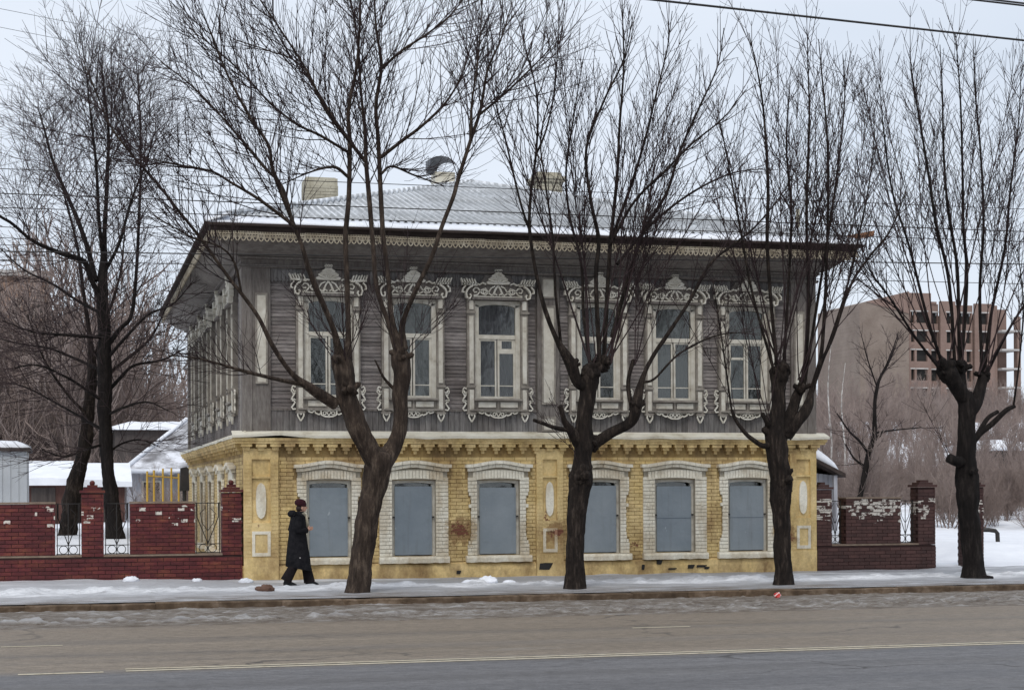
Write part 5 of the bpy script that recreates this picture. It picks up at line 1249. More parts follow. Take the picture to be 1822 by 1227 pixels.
# row of garages: gable end turned to the right
def garage(px0, px1, pyt, pye, Y, name, label, matw):
    a = P(px0, pye, Y); b = P(px1, pye, Y); rt = P(px0, pyt, Y).z; g = thing(name, label, 'garage', (a.x, Y, 0.5), group='low garages behind the left wall')
    w_ = b.x-a.x; e = a.z-0.5; r_ = rt-0.5+0.25; d = 4.4
    bd = MB(); bd.v = [(0,0,-0.8),(w_,0,-0.8),(w_,d,-0.8),(0,d,-0.8),(0,0,e),(w_,0,e),(w_,d,e),(0,d,e),(0,d/2,r_-0.1),(w_,d/2,r_-0.1)]
    bd.f = [(0,1,5,4),(1,2,6,9,5),(2,3,7,6),(3,0,4,8,7)]; part('wall', bd, matw, g)
    rf = MB()
    for s in (0, 1):
        ya, yb = (-0.3, d/2) if s == 0 else (d+0.3, d/2)
        rr = []
        for xx in np.linspace(-0.25, w_+0.25, 12):
            q = 0.04*math.sin(xx*2.1+s); rr.append([(xx,ya,e-0.12),(xx,ya,e+0.10+q),(xx,(ya+yb)/2,(e+r_)/2+0.16),(xx,yb,r_+0.12),(xx,yb,r_-0.1)])
        rf.loft(rr if s == 0 else [r__[::-1] for r__ in rr])
    part('snowy_roof', rf, M['snow'], g, smooth=False)
    part('door', MB().box(w_*0.2,w_*0.75,-0.05,0.02,-0.5,e-0.2), M['darkwood'], g)
garage(40, 118, 837, 857, 60, 'garage', 'brown garage with a thick snow roof next to the grey shed', M['garage'])
garage(124, 222, 840, 860, 62, 'garage', 'brown garage whose gable end faces the yellow bars', M['garage'])
# house with a snow-patched roof and the long dark building behind it
a = P(222, 838, 72); b = P(352, 838, 72); top = P(340, 752, 72).z
hs = thing('yard_house', 'low house under a steep grey roof patched with snow', 'house', (a.x, 72, 0.5)); w_ = b.x-a.x; e = a.z-0.5; rt = top-0.5
part('wall', MB().box(0.2,w_*2,0.2,9,-0.8,e-0.15), M['palewood'], hs)
rf = MB(); rf.v = [(-0.1,-0.3,e),(w_*2.1,-0.3,e),(w_*1.9,4.5,rt+0.3),(w_*0.95,4.5,rt+0.3),(-0.1,9.3,e),(w_*2.1,9.3,e),(-0.1,-0.3,e-0.15),(w_*2.1,-0.3,e-0.15)]; rf.f = [(0,1,2,3),(3,4,0),(1,5,2),(4,3,2,5),(6,7,1,0)]
part('roof', rf, M['slate'], hs)
ed = MB(); ed.tube([(-0.1,-0.32,e+0.04),(w_*0.95,4.5,rt+0.36)],[0.09,0.09],6); ed.tube([(-0.1,-0.36,e),(w_*2.1,-0.36,e)],[0.09,0.09],6); part('roof_edge_snow', ed, M['snow'], hs, smooth=True)
for i in range(3):
    f = part('window', MB().box(0.7+i*1.6,1.5+i*1.6,0.12,0.2,e-1.25,e-0.4), M['trim'], hs); part('pane', MB().box(0.78+i*1.6,1.42+i*1.6,0.10,0.13,e-1.18,e-0.47), M['dark'], f)
a = P(205, 764, 96); b = P(380, 764, 96); lb = thing('long_barn', 'long dark building with a flat strip of snow on its roof', 'building', (a.x, 96, 1.0))
part('wall', MB().box(0,b.x-a.x,0,8,-1,a.z-1.0), M['darkwood'], lb); s_ = MB(); snow_cap(s_, -0.3, b.x-a.x+0.3, -0.3, 8.3, a.z-1.0, 0.55, 5); part('roof_snow', s_, M['snow'], lb, smooth=True)
# yellow playground bars
a = P(262, 893, 52); bars = thing('playground_bars', 'yellow painted row of upright bars in the snowy yard', 'playground', (a.x, 52, 0.4))
for i, (px, pyt) in enumerate(((262,838),(274,836),(290,833),(305,832),(318,842))):
    q = P(px, pyt, 52+i*0.15); part('upright', MB().tube([(q.x-a.x, i*0.15, 0), (q.x-a.x, i*0.15, q.z-0.4)], [0.03,0.03], 7), M['yellowbar'], bars)
q = P(262, 846, 52); q2 = P(318, 850, 52.6); part('rail', MB().tube([(0,0,q.z-0.4),(q2.x-a.x,0.6,q2.z-0.4)], [0.025,0.025], 6), M['yellowbar'], bars)
a = P(207, 893, 66); ps = thing('yellow_post_pair', 'two short yellow posts side by side near the garage gable', 'post', (a.x, 66, 0.5))
for px in (207, 213): q = P(px, 831, 66); part('post', MB().tube([(q.x-a.x,0,0),(q.x-a.x,0,q.z-0.5)],[0.05,0.05],7), M['yellowbar'], ps)
a = P(328, 830, 40.5); mt = thing('junction_box', 'black box on a thin post close to the left side of the house', 'box', (a.x, 40.5, 0.3))
part('post', MB().tube([(0,0,0),(0,0,a.z-0.8)],[0.045,0.045],7), M['iron'], mt)
bx = MB(); bx.prism([(-0.11,a.z-0.88),(0.11,a.z-0.86),(0.10,a.z-0.35),(0.05,a.z-0.3),(-0.09,a.z-0.33)], -0.1, 0.1); part('housing', bx, M['iron'], mt)

# ------------------------------------------------------------------ right of the house
a = P(1448, 822, 41); b = P(1490, 830, 41)
an = thing('annexe', 'pale plank lean-to with a rounded cap of snow behind the house', 'shed', (a.x-1.5, 41, 0.3)); w_ = b.x-a.x+1.5
e1 = P(1505,845,40.6).z-0.3; e0 = P(1440,800,40.6).z-0.3
pl_ = MB().box(0, w_, 0.02, 5, -0.6, e1-0.05); part('wall', pl_, M['darkwood'], an)
for i in range(16): part('plank', MB().box(w_*i/16+0.004, w_*(i+1)/16-0.004, 0, 0.03, -0.6, e1-0.02+0.24*(1-i/16)), M['palewood'], an)
rf = MB(); w2 = P(1505,845,40.6).x-(a.x-1.5)
rf.add([(0,-0.4,e0+0.35),(w2,-0.4,e1-0.06),(w2,5.2,e1-0.06),(0,5.2,e0+0.35),(0,-0.4,e0+0.43),(w2,-0.4,e1+0.05),(w2,5.2,e1+0.05),(0,5.2,e0+0.43)], [(0,1,5,4),(1,2,6,5),(2,3,7,6),(3,0,4,7),(4,5,6,7),(3,2,1,0)])
part('roof', rf, M['fascia'], an)
s_ = MB(); rr = []
for t in np.linspace(0, 1, 12):
    x = t*(w2-0.08); zb = e0+0.43+(e1+0.05-e0-0.43)*t*1.02; th = 0.42*math.sqrt(max(0, 1-(max(0, t-0.45)/0.55)**2.2))+0.01
    rr.append([(x,-0.32,zb),(x,-0.30,zb+th*0.8),(x,0.3,zb+th),(x,4.4,zb+th),(x,5.1,zb+th*0.7),(x,5.1,zb)])
s_.loft(rr[::-1]); part('roof_snow', s_, M['snow'], an, smooth=True)
q = P(1487, 830, 40.7); part('post', MB().box(q.x-a.x+1.5-0.05, q.x-a.x+1.5+0.05, -0.30, -0.2, -0.6, e1), M['palewood'], an)
# bent black pipe by the gateway
q0 = P(1754, 944, 38.0); pp = MB()
pp.tube([(-0.1,0.3,0.02),(0.14,0.1,0.02),(0.26,0.0,0.0),(0.32,0.0,-0.06),(0.34,0,-0.45)], [0.055]*5, 9)
part('bent_pipe', pp, M['iron'], None, (q0.x, q0.y, q0.z), smooth=True, label='black bent pipe sticking out of the snow past the gate pier', category='pipe')

# ------------------------------------------------------------------ far buildings
def bricks_far(name, c1, c2, sc=0.3):
    m, t, b, o = newmat(name); g = NT(t); p = g.pos()
    c = g.ramp(g.noise(p, sc, 6, 0.65), [(0.3,c1),(0.7,c2)])
    bk = g.n('ShaderNodeTexBrick'); bk.inputs['Scale'].default_value = 1.0; bk.inputs['Brick Width'].default_value = 0.25; bk.inputs['Row Height'].default_value = 0.08; bk.inputs['Mortar Size'].default_value = 0.008
    bk.inputs['Color1'].default_value = (1,1,1,1); bk.inputs['Color2'].default_value = (0.85,0.85,0.85,1); bk.inputs['Mortar'].default_value = (0.75,0.75,0.75,1)
    mp_ = g.n('ShaderNodeMapping'); mp_.inputs['Rotation'].default_value = (R(90),0,0); g.l(p, mp_.inputs[0]); g.l(mp_.outputs[0], bk.inputs['Vector'])
    c = g.mix(1.0, c, bk.outputs[0], 'MULTIPLY'); g.l(c, b.inputs['Base Color']); b.inputs['Roughness'].default_value = 0.9; return m
M['farbrick'] = bricks_far('raw_red_brick', (0.185,0.120,0.095), (0.255,0.175,0.145))
M['farpale'] = bricks_far('pale_gable_brick', (0.17,0.13,0.105), (0.25,0.20,0.165))
M['slab'] = simple('concrete_slab_edge', [(0.3,(0.34,0.32,0.30)),(0.7,(0.46,0.44,0.42))], 1.0, 0.9)
M['farorange'] = bricks_far('orange_brick', (0.21,0.135,0.095), (0.29,0.19,0.14))
# unfinished brick tower
TY = 240.0
def tw(px, py, dy=0): return P(px, py, TY+dy)
o = tw(1525, 860); tower = thing('brick_tower_block', 'unfinished red-brick tower block with empty window openings and open right bay', 'building', (o.x, TY, 0))
def tx(px): return WX(px, TY)-o.x
def tz(py): return P(1640, py, TY).z
def wall_block(x0, x1, z0, z1, y, holes, mat, name='wall', thick=0.5):
    """front wall split round its openings; every opening gets a dark recess"""
    mbw = MB(); hx = sorted(set([h[0] for h in holes]+[h[1] for h in holes])); cols = [x0]+hx+[x1]
    for a_, b_ in zip(cols, cols[1:]):
        hs_ = sorted([h for h in holes if h[0] <= a_+1e-6 and h[1] >= b_-1e-6], key=lambda h: h[2]); z = z0
        for h in hs_: mbw.box(a_, b_, y, y+thick, z, h[2]); z = h[3]
        mbw.box(a_, b_, y, y+thick, z, z1)
    return part(name, mbw, mat, tower)
fl = 34*PXM(1640, TY)                     # storey height
# gable mass (left, blank), set back
mbw = MB(); mbw.prism([(tx(1525),-2),(tx(1612),-2),(tx(1612),tz(521)),(tx(1545),tz(538)),(tx(1525),tz(545))], -1.2, 14); part('gable_wall', mbw, M['farpale'], tower)
mbw = MB(); mbw.prism([(tx(1536),tz(541)),(tx(1612),tz(560)),(tx(1612),tz(520.5)),(tx(1536),tz(540.5))], -1.35, -1.2); part('gable_top', mbw, M['farbrick'], tower)
blocks = [(1612,1655,522,-0.6,[(1619,1625),(1629,1648)]), (1656,1672,540,0.2,[(1658,1671)]), (1673,1700,535,-0.3,[(1684,1693)]), (1701,1732,541,0.0,[(1706,1716),(1721,1729)]), (1733,1768,538,-0.5,[(1741,1756)]), (1769,1776,540,0.0,[])]
for (pa, pb, pt, dy, wins) in blocks:
    hol = []
    for (wa, wb) in wins:
        for k_ in range(9):
            z_ = tz(575)-k_*fl
            if z_ > 1: hol.append((tx(wa), tx(wb), z_, z_+1.75))
    wb_ = wall_block(tx(pa), tx(pb)-0.02, -2, tz(pt), dy, hol, M['farbrick'])
    for h in hol:
        part('window_opening', MB().box(h[0]+0.01,h[1]-0.01,dy+0.55,dy+0.7,h[2],h[3]), M['dark'], tower)
        part('lintel', MB().box(h[0]-0.15,h[1]+0.15,dy-0.04,dy+0.1,h[3]+0.01,h[3]+0.2), M['slab'], tower)
mbw = MB(); mbw.box(tx(1612),tx(1776),0.8,14,-2,tz(560)); part('inner_wall', mbw, M['farbrick'], tower)
for k_ in range(9):                       # open balcony bay on the right: slabs and a slender brick pier
    z_ = tz(588)-k_*fl
    if z_ > 0: part('balcony_slab', MB().box(tx(1777),tx(1812),-1.2,6,z_,z_+0.28), M['slab'], tower); part('bay_opening', MB().box(tx(1783),tx(1792),2.0,2.3,z_+0.4,z_+2.2), M['dark'], tower)
part('bay_wall', MB().box(tx(1786),tx(1801),1.5,6,-2,tz(545)), M['farbrick'], tower)
part('brick_pier', MB().box(tx(1806),tx(1812),-0.9,0.2,-2,tz(560)), M['farbrick'], tower)
part('parapet_post', MB().box(tx(1655),tx(1668),0,2,tz(540),tz(536)), M['farbrick'], tower)
# orange-brick flats behind the left trees
FY = 150.0; o = P(-75, 860, FY); fb = thing('brick_flats', 'orange brick block of flats far behind the left trees', 'building', (o.x, FY, 0)); fw = WX(88, FY)-o.x
zt = P(60, 492, FY).z
mbw = MB(); hol = []
for i in range(4):
    for j in range(6):
        xa = 0.6+i*fw/4; hol.append((xa, xa+fw/4*0.45, 1.6+j*3.0, 3.2+j*3.0))
cols = sorted(set([h[0] for h in hol]+[h[1] for h in hol])); cols = [0]+cols+[fw]
for a_, b_ in zip(cols, cols[1:]):
    z = -1
    for h in sorted([h for h in hol if h[0] <= a_+1e-6 and h[1] >= b_-1e-6], key=lambda h: h[2]): mbw.box(a_, b_, 0, 0.4, z, h[2]); z = h[3]
    mbw.box(a_, b_, 0, 0.4, z, zt)
mbw.box(0,fw,0.9,12,-1,zt-0.1); part('wall', mbw, M['farorange'], fb)
part('roof_parapet', MB().box(-0.3,fw+0.3,-0.3,12.3,zt,zt+0.5), M['slab'], fb)
for h in hol:
    f = part('window', MB().box(h[0]+0.02,h[1]-0.02,0.2,0.3,h[2],h[3]), M['trim'], fb); part('pane', MB().box(h[0]+0.12,h[1]-0.12,0.17,0.21,h[2]+0.1,h[3]-0.1), M['dark'], f)
# long snowy roofs on the slope to the right
for (pa, pb, py, Y, lab) in ((1596,1690,818,142,'long low dark building with a snow roof below the tower block'), (1776,1900,800,112,'low building with a snow roof at the foot of the wooded slope')):
    a = P(pa, py, Y); b = P(pb, py, Y); lb = thing('snowy_outbuilding', lab, 'building', (a.x, Y, 0), group='low snow-roofed buildings on the slope'); w_ = b.x-a.x
    part('wall', MB().box(0,w_,0,7,-1,a.z), M['darkwood'], lb); s_ = MB(); rr = []
    for xx in np.linspace(-0.4, w_+0.4, 16):
        q_ = 0.12*math.sin(xx*0.9); rr.append([(xx,-0.5,a.z-0.05),(xx,-0.45,a.z+0.25+q_),(xx,3.6,a.z+0.75+q_),(xx,7.5,a.z+0.3),(xx,7.5,a.z-0.05)])
    s_.loft(rr); part('roof_snow', s_, M['snow'], lb, smooth=True)

# ------------------------------------------------------------------ far thickets
def bush_variant(seed, h, nst, spread, twl):
    rg = np.random.default_rng(seed); pts6, r6, pts4, r4 = [], [], [], []
    for i in range(nst):
        a = rg.uniform(0, 6.28); ln = rg.uniform(0.05, spread); d = np.array([math.cos(a)*ln, math.sin(a)*ln, 1.0]); d /= np.linalg.norm(d); p = np.array([rg.normal(0,0.25*spread), rg.normal(0,0.25*spread), -0.2]); L_ = h*rg.uniform(0.6,1.0)
        line = [p.copy()]
        for k in range(6): d = d+rg.normal(0,0.09,3)+UP*0.05; d /= np.linalg.norm(d); line.append(line[-1]+d*L_/6)
        line = np.array(line); pts6.append(line); r6.append(np.linspace(0.012*h, 0.006, 7)*0.8)
        for t in np.arange(0.15, 1.0, 0.045):
            q = line[0]+0; i_ = min(5, int(t*6)); q = line[i_]+(line[i_+1]-line[i_])*(t*6-i_)
            for k in range(2):
                dd = (line[i_+1]-line[i_]); dd /= np.linalg.norm(dd); dd = dd+rg.normal(0,0.6,3); dd /= np.linalg.norm(dd); L2 = twl*rg.uniform(0.4,1.1)*(1.15-t*0.7); ln2 = [q]
                for m_ in range(3): dd = dd+UP*0.18+rg.normal(0,0.1,3); dd /= np.linalg.norm(dd); ln2.append(ln2[-1]+dd*L2/3)
                pts4.append(np.array(ln2)); r4.append(np.linspace(0.0042*h, 0.0016*h, 4)*0.8)
                for m_ in range(2):
                    d3 = dd+rg.normal(0,0.6,3); d3 /= np.linalg.norm(d3); s0 = ln2[1+m_]; pts4.append(np.array([s0, s0+d3*L2*0.16, s0+(d3+UP*0.2)*L2*0.32, s0+(d3+UP*0.4)*L2*0.45])); r4.append(np.linspace(0.0026*h, 0.0012*h, 4)*0.8)
    v1, f1 = tube_arr(np.array(pts6), np.array(r6), 3); v2, f2 = tube_arr(np.array(pts4), np.array(r4), 3)
    return np.vstack([v1, v2]), np.vstack([f1, f2+len(v1)])
VAR = [bush_variant(100+i, 7.0, 4+i%3, 0.35+0.1*(i%3), 1.9) for i in range(5)]
SHR = [bush_variant(200+i, 2.6, 9, 0.8, 1.0) for i in range(3)]
def thicket(name, label, n, pxr, Yr, hr, mat, variants, seed):
    rg = np.random.default_rng(seed); vl, fl_ = [], []
    for i in range(n):
        px = rg.uniform(*pxr); Y = rg.uniform(*Yr); X = WX(px, Y); v, f = variants[rg.integers(len(variants))]; a = rg.uniform(0, 6.28); s = rg.uniform(*hr)
        c, s_ = math.cos(a), math.sin(a); vv = v @ np.array([[c,s_,0],[-s_,c,0],[0,0,1.0]])*s; vv[:,0] += X; vv[:,1] += Y; vv[:,2] += float(gz(X, Y)); vl.append(vv); fl_.append(f)
    return link(name, arr_mesh(name, vl, fl_), mat, kind='stuff', label=label)
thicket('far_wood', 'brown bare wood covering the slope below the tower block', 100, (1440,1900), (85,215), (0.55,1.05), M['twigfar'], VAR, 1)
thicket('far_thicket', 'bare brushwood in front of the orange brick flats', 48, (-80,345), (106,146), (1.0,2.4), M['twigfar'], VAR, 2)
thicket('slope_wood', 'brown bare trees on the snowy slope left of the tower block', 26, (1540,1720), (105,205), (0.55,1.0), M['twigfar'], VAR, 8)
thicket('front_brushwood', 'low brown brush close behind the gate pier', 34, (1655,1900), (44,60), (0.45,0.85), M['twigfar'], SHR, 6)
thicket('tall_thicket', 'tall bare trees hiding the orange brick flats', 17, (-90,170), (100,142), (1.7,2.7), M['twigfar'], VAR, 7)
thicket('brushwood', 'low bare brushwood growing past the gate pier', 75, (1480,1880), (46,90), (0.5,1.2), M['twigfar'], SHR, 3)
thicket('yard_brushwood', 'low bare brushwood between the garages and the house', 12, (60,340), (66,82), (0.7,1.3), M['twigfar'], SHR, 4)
# two pale birches standing out of the wood
for i, (px, Y, h) in enumerate(((1476,70,7.5),(1500,78,7.0))):
    Tb = Tree(Y, 70+i, 0.4); pyb = HOR-ROLL*(px-CX)-(float(gz(WX(px,Y),Y))-CZ)/PXM(px,Y); hp = h/PXM(px,Y)
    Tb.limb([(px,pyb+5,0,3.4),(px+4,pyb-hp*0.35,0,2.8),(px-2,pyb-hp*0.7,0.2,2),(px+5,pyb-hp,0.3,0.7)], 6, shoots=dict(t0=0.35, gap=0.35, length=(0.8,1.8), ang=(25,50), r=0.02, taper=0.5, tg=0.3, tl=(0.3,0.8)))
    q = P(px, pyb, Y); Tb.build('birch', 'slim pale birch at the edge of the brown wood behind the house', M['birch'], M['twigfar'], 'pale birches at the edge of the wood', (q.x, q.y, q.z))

# ------------------------------------------------------------------ overhead wires
def wire(p0, p1, r, sag, label, group, name='overhead_wire'):
    n = 24; pts = []
    for i in range(n+1):
        t = i/n; q = p0.lerp(p1, t); pts.append((q.x, q.y, q.z-sag*4*t*(1-t)))
    part(name, MB().tube(pts, [r]*(n+1), 5), M['iron'], None, (0,0,0), label=label, category='wire', group=group)
def through(pa, pb, Ya, Yb, r, label, group, ext=1.6):
    a = P(pa[0], pa[1], Ya); b = P(pb[0], pb[1], Yb); d = b-a; wire(a-d*ext, b+d*ext, r, 0.0, label, group)
through((1155,-1),(1822,72),20.5,21.5,0.016,'thick contact wire slanting over the road above the gateway tree','contact wires over the road', 3)
through((1735,0),(1822,10),18.5,18.8,0.013,'upper pair of contact wires high over the road','contact wires over the road', 14)
through((1745,-3),(1822,6),18.9,19.2,0.013,'upper pair of contact wires high over the road','contact wires over the road', 14)
through((0,15),(260,66),33,36,0.0045,'thin line crossing the sky above the yard trees','thin lines above the yard', 0.9); through((0,48),(250,97),33,36,0.0045,'thin line crossing the sky above the yard trees','thin lines above the yard', 0.9)
for (ya, yb, Y, r) in ((300,372,30.6,0.007),(344,412,30.6,0.010),(369,430,30.4,0.008),(447,470,30.2,0.011),(462,505,30.2,0.007)):
    through((0,ya),(1822,yb),Y,Y,r,'thin telephone line strung through the street trees','lines strung through the street trees', 0.7)

# ------------------------------------------------------------------ small things on the pavement
def lump(name, px, py, Y, size, mat, label, cat, seed, group=None, flat=0.6, zoff=0.0):
    q = P(px, py, Y); mbl = MB().sphere((0,0,0), 1.0, 26, 16); v = np.array(mbl.v); n_ = fbm(v[:,0]*2.2+seed, v[:,1]*2.2+v[:,2]*1.7, seed)
    n2_ = fbm(v[:,0]*5.5+seed*3, v[:,1]*5.5+v[:,2]*4.7, seed+9); v = v*(0.5+0.5*n_+0.65*n2_)[:,None]*np.array(size); v[:,2] = np.maximum(v[:,2], -size[2]*0.35); mbl.v = [tuple(p_) for p_ in v]
    z = float(pz(np.array([q.x]), np.array([Y]))[0])
    pr_ = dict(label=label, category=cat)
    if group: pr_['group'] = group
    return part(name, mbl, mat, None, (q.x, Y, z+size[2]*0.2+zoff), smooth=True, **pr_)
SG = 'chunks of snow on the pavement'
for i, (px, Y, sz) in enumerate(((232,33.3,(0.15,0.09,0.075)),(350,33.4,(0.09,0.07,0.05)),(437,33.2,(0.13,0.09,0.07)))):
    lump('snow_lump', px, 1030, Y, sz, M['snow'], 'small white lump of snow against the foot of the red wall', 'snow', 5+i, SG)
for i, (px, Y, sz) in enumerate(((868,30.7,(0.19,0.15,0.10)),(838,30.8,(0.17,0.13,0.05)),(905,30.6,(0.13,0.11,0.05)))):
    lump('snow_heap', px, 1045, Y, sz, M['snow'], 'heaped white snow between the forked tree and the middle pollard', 'snow', 15+i, SG)
M['dirtclod'] = simple('brown_clod', [(0.3,(0.085,0.045,0.032)),(0.7,(0.16,0.095,0.07))], 9, 0.9, 0.5)
lump('brown_clod', 472, 1050, 29.6, (0.16,0.10,0.085), M['dirtclod'], 'reddish brown clod lying on the snowy pavement near the walking woman', 'clod', 31)
# crumpled red and white packet in the gutter
def packet_mat():
    m, t, b, o = newmat('red_white_wrapper'); g = NT(t); p = g.pos(False)
    c = g.ramp(g.noise(p, 9, 2, 0.5), [(0.44,(0.55,0.03,0.03)),(0.5,(0.72,0.68,0.66)),(0.6,(0.55,0.04,0.03))]); g.l(c, b.inputs['Base Color']); b.inputs['Roughness'].default_value = 0.4; return m
q = P(1382, 1060, 26.9); mbl = MB().sphere((0,0,0), 1.0, 9, 6); v = np.array(mbl.v); v = v*(0.6+0.8*vnoise(v[:,0]*3+4, v[:,2]*3+v[:,1]*2, 3))[:,None]*np.array((0.065,0.05,0.055)); mbl.v = [tuple(p_) for p_ in v]
part('crumpled_wrapper', mbl, packet_mat(), None, (q.x, 26.9, ROADZ+0.06), label='crumpled red and white wrapper lying by the kerb', category='litter')

# ------------------------------------------------------------------ the walking woman
M['skin'] = simple('skin', [(0.3,(0.48,0.27,0.19)),(0.7,(0.55,0.32,0.23))], 12, 0.6)
M['coat'] = simple('black_wool', [(0.3,(0.008,0.008,0.010)),(0.7,(0.02,0.019,0.021))], 14, 0.95, 0.4, 40, spec=0.1)
M['trouser'] = simple('dark_trousers', [(0.3,(0.008,0.007,0.008)),(0.7,(0.02,0.015,0.016))], 14, 0.9, spec=0.1)
M['boot'] = simple('black_leather', [(0.3,(0.008,0.008,0.009)),(0.7,(0.014,0.014,0.015))], 10, 0.4)
M['hat'] = simple('maroon_knit', [(0.3,(0.022,0.004,0.008)),(0.7,(0.05,0.010,0.016))], 60, 0.95, 0.6, 90)
M['scarf'] = simple('beige_scarf', [(0.3,(0.34,0.30,0.22)),(0.7,(0.50,0.45,0.34))], 25, 0.9, 0.5, 60)
wy = 31.3; q = P(529, 1040, wy); wz = float(pz(np.array([q.x]), np.array([wy]))[0])+0.005
wom = thing('person', 'person in a long black coat and maroon hat walking past the yellow wall', 'person', (q.x, wy, wz))
wom.scale = (0.93, 0.93, 0.93)
# body: one skinned figure, walking towards +x
J_ = {'pel':(0.0,0,0.90,0.125),'wai':(0.0,0,1.05,0.115),'che':(0.02,0,1.26,0.125),'nb':(0.035,0,1.40,0.065),'nk':(0.055,0,1.46,0.052),'hd0':(0.075,0,1.54,0.078),'hd1':(0.085,0,1.61,0.088),
      'hipL':(0.0,0.085,0.86,0.085),'kneL':(0.16,0.08,0.49,0.058),'ankL':(0.235,0.075,0.11,0.042),'toeL':(0.36,0.08,0.045,0.032),
      'hipR':(0.0,-0.085,0.86,0.085),'kneR':(-0.04,-0.08,0.48,0.058),'ankR':(-0.225,-0.075,0.14,0.042),'toeR':(-0.12,-0.08,0.04,0.032),
      'shL':(0.02,0.17,1.36,0.06),'elL':(-0.10,0.21,1.12,0.045),'wrL':(0.06,0.20,0.94,0.03),'shR':(0.02,-0.17,1.36,0.06),'elR':(-0.02,-0.23,1.10,0.045),'wrR':(0.17,-0.13,1.10,0.03)}
ED = [('pel','wai'),('wai','che'),('che','nb'),('nb','nk'),('nk','hd0'),('hd0','hd1'),('pel','hipL'),('hipL','kneL'),('kneL','ankL'),('ankL','toeL'),('pel','hipR'),('hipR','kneR'),('kneR','ankR'),('ankR','toeR'),('che','shL'),('shL','elL'),('elL','wrL'),('che','shR'),('shR','elR'),('elR','wrR')]
def hand(side, wr, d, upv, thumb):        # palm and five bent fingers as skin chains
    d = np.array(d)/np.linalg.norm(d); u = np.array(upv)/np.linalg.norm(upv); c = np.cross(d, u); w0 = np.array(wr)
    palm = w0+d*0.045; J_['pm'+side] = (*palm, 0.026); ED.append(('wr'+side,'pm'+side)); kn = w0+d*0.085; J_['kn'+side] = (*kn, 0.024); ED.append(('pm'+side,'kn'+side))
    for i, (off, ln) in enumerate(((0.026,0.068),(0.009,0.076),(-0.009,0.072),(-0.026,0.055))):
        a = kn+u*off; b = a+d*ln*0.5+c*0.012; e = b+d*ln*0.25+c*0.035
        for nm, p_, r_ in (('a',a,0.0095),('b',b,0.0088),('c',e,0.0075)): J_['f%d%s%s' % (i,nm,side)] = (*p_, r_)
        ED.extend([('kn'+side,'f%da%s' % (i,side)),('f%da%s' % (i,side),'f%db%s' % (i,side)),('f%db%s' % (i,side),'f%dc%s' % (i,side))])
    a = palm+u*0.032*thumb; b = a+u*0.022*thumb+d*0.025; e = b+d*0.03+c*0.01
    for nm, p_, r_ in (('a',a,0.012),('b',b,0.010),('c',e,0.0085)): J_['t%s%s' % (nm,side)] = (*p_, r_)
    ED.extend([('pm'+side,'ta'+side),('ta'+side,'tb'+side),('tb'+side,'tc'+side)])
hand('L', J_['wrL'][:3], (0.45,0,-0.9), (0.9,0,0.45), 1); hand('R', J_['wrR'][:3], (0.75,0.55,0.3), (-0.2,0.1,1), 1)
nm = list(J_); me = bpy.data.meshes.new('body'); me.from_pydata([J_[k][:3] for k in nm], [(nm.index(a), nm.index(b)) for a, b in ED], []); me.update()
body = link('body', me, M['skin'], wom); sk_ = body.modifiers.new('skin', 'SKIN')
for i, k in enumerate(nm): me.skin_vertices[0].data[i].radius = (J_[k][3], J_[k][3])
for i in range(len(nm)): me.skin_vertices[0].data[i].use_root = (nm[i] == 'pel')
sb_ = body.modifiers.new('smooth', 'SUBSURF'); sb_.levels = 1; sb_.render_levels = 1
def ering(cx, cy, z, rx, ry, n=20, ph=0.0, tilt=0.0, wob=0.0):
    return [(cx+rx*math.cos(t)*(1+wob*math.sin(5*t+ph)), cy+ry*math.sin(t)*(1+wob*math.sin(4*t+ph)), z+tilt*math.cos(t)) for t in [2*math.pi*i/n for i in range(n)]]
ct = MB(); ct.loft([ering(0.03,0,0.33,0.245,0.21,24,0.3,-0.05,0.07),ering(0.02,0,0.34,0.25,0.215,24,0.3,-0.05,0.07),ering(0.01,0,0.56,0.235,0.21,24,0.5,0,0.05),ering(0.0,0,0.80,0.205,0.205,24,0.8,0,0.015),ering(0.0,0,1.03,0.175,0.19,24),ering(0.005,0,1.22,0.17,0.205,24),ering(0.01,0,1.36,0.145,0.20,24),ering(0.02,0,1.42,0.105,0.14,24),ering(0.04,0,1.475,0.085,0.09,24),ering(0.05,0,1.48,0.06,0.065,24)], True)
part('coat', ct, M['coat'], wom, smooth=True)
for side, el, wr in ((1, J_['elL'][:3], J_['wrL'][:3]), (-1, J_['elR'][:3], J_['wrR'][:3])):
    sh_ = (0.02, side*0.165, 1.375); mid = tuple((np.array(sh_)+np.array(el))/2+np.array([-0.01,side*0.015,0]))
    sv = MB().tube([sh_, mid, el, tuple((np.array(el)+np.array(wr))/2), wr], [0.085,0.078,0.070,0.064,0.058], 12); part('sleeve', sv, M['coat'], wom, smooth=True)
hd = MB(); hd.sphere((-0.105,0,1.43),(0.095,0.12,0.075),14,9); hd.tube([(-0.08,-0.13,1.43),(0.02,-0.115,1.40),(0.09,-0.06,1.36)],[0.05,0.045,0.03],9); hd.tube([(-0.08,0.13,1.43),(0.02,0.115,1.40),(0.09,0.06,1.36)],[0.05,0.045,0.03],9); part('hood', hd, M['coat'], wom, smooth=True)
for s, H_, K_, A_ in ((1,'hipL','kneL','ankL'),(-1,'hipR','kneR','ankR')):
    h_, k_, a_ = (np.array(J_[i][:3]) for i in (H_, K_, A_)); hem = a_+(a_-k_)/np.linalg.norm(a_-k_)*0.05
    tr = MB().tube([tuple(h_), tuple((h_+k_)/2), tuple(k_), tuple((k_+a_)/2), tuple(hem)], [0.115,0.105,0.095,0.098,0.112], 14); part('trouser_leg', tr, M['trouser'], wom, smooth=True)
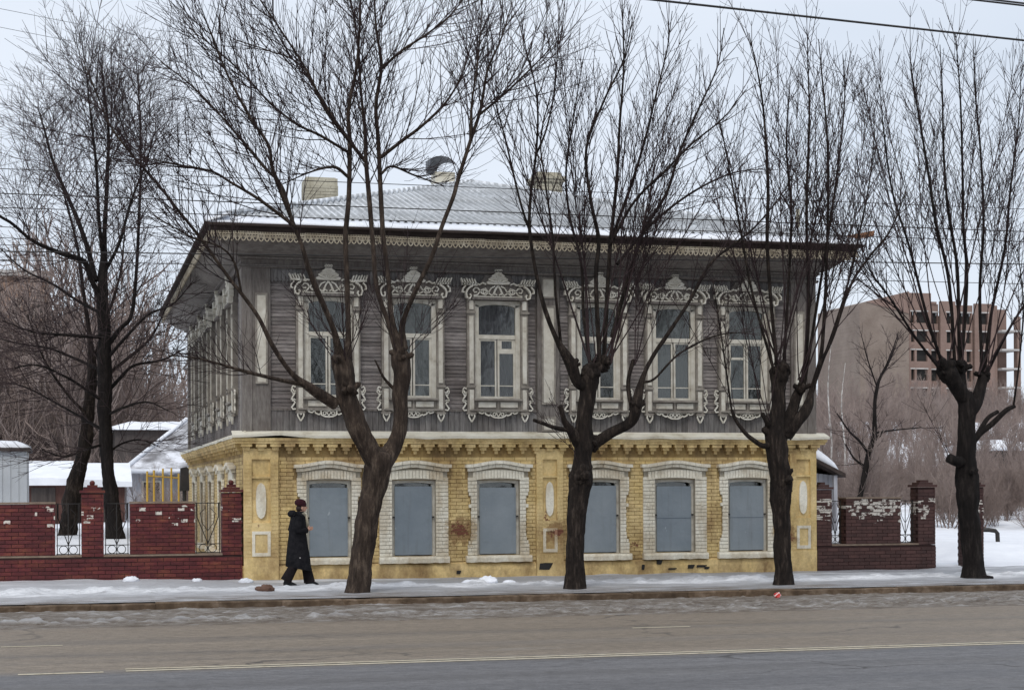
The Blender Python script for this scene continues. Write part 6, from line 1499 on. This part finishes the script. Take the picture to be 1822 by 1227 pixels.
for foot, yy, pitch in ((J_['ankL'], 0.078, 0.0), (J_['ankR'], -0.078, 0.0)):
    x = foot[0]; zt = 0.0 
    bt_ = MB(); bt_.loft([ering(x-0.01,yy,0.17,0.055,0.05,14),ering(x,yy,0.10,0.06,0.048,14),ering(x+0.035,yy,0.065,0.10,0.045,14),ering(x+0.06,yy,0.03,0.135,0.042,14),ering(x+0.07,yy,0.008,0.125,0.038,14)]); bo = part('boot', bt_, M['boot'], wom, smooth=True)
    part('heel', MB().tube([(x-0.05,yy,0.075),(x-0.06,yy,0.0)],[0.024,0.012],8), M['boot'], bo)
ht = MB(); ht.loft([ering(0.07,0,1.585,0.105,0.095,18,0,-0.012),ering(0.068,0,1.60,0.112,0.10,18,0,-0.012),ering(0.06,0,1.645,0.118,0.108,18),ering(0.055,0,1.69,0.105,0.098,18),ering(0.05,0,1.72,0.065,0.062,18),ering(0.05,0,1.728,0.02,0.02,18)]); part('hat', ht, M['hat'], wom, smooth=True)
fc = MB(); fc.loft([ering(0.13,0,1.475,0.03,0.035,12),ering(0.125,0,1.50,0.05,0.05,12),ering(0.12,0,1.54,0.062,0.062,12),ering(0.115,0,1.58,0.066,0.068,12),ering(0.11,0,1.60,0.06,0.06,12)]); fcp = part('face', fc, M['skin'], wom, smooth=True)
part('nose', MB().tube([(0.172,0,1.575),(0.197,0,1.545),(0.18,0,1.535)],[0.010,0.014,0.011],7), M['skin'], fcp, smooth=True)
for s in (-1, 1):
    part('eye', MB().sphere((0.168,s*0.03,1.572),(0.008,0.012,0.007),8,5), M['iron'], fcp); part('ear', MB().sphere((0.085,s*0.078,1.545),(0.022,0.01,0.03),8,5), M['skin'], fcp)
part('mouth', MB().sphere((0.17,0,1.512),(0.008,0.022,0.005),8,5), simple('lips', [(0.3,(0.3,0.09,0.08)),(0.7,(0.35,0.1,0.09))], 5, 0.5), fcp)
part('hair', MB().sphere((0.045,0,1.54),(0.075,0.085,0.075),12,8), simple('dark_hair', [(0.3,(0.02,0.012,0.01)),(0.7,(0.04,0.022,0.018))], 30, 0.7), wom, smooth=True)
sc_ = MB(); sc_.tube([(0.06,0.075,1.43),(0.135,0.03,1.42),(0.14,-0.03,1.415),(0.06,-0.08,1.43)],[0.035]*4,9); sc_.loft([[(0.15,-0.05,1.42),(0.19,-0.045,1.41),(0.19,0.045,1.41),(0.15,0.05,1.42)],[(0.165,-0.055,1.28),(0.215,-0.05,1.28),(0.215,0.05,1.28),(0.165,0.055,1.28)],[(0.16,-0.05,1.15),(0.205,-0.045,1.15),(0.205,0.045,1.15),(0.16,0.05,1.15)]]); part('scarf', sc_, M['scarf'], wom, smooth=True)
part('coat_button', MB().sphere((0.02,-0.225,0.56),(0.014,0.008,0.014),8,5), M['slab'], wom)
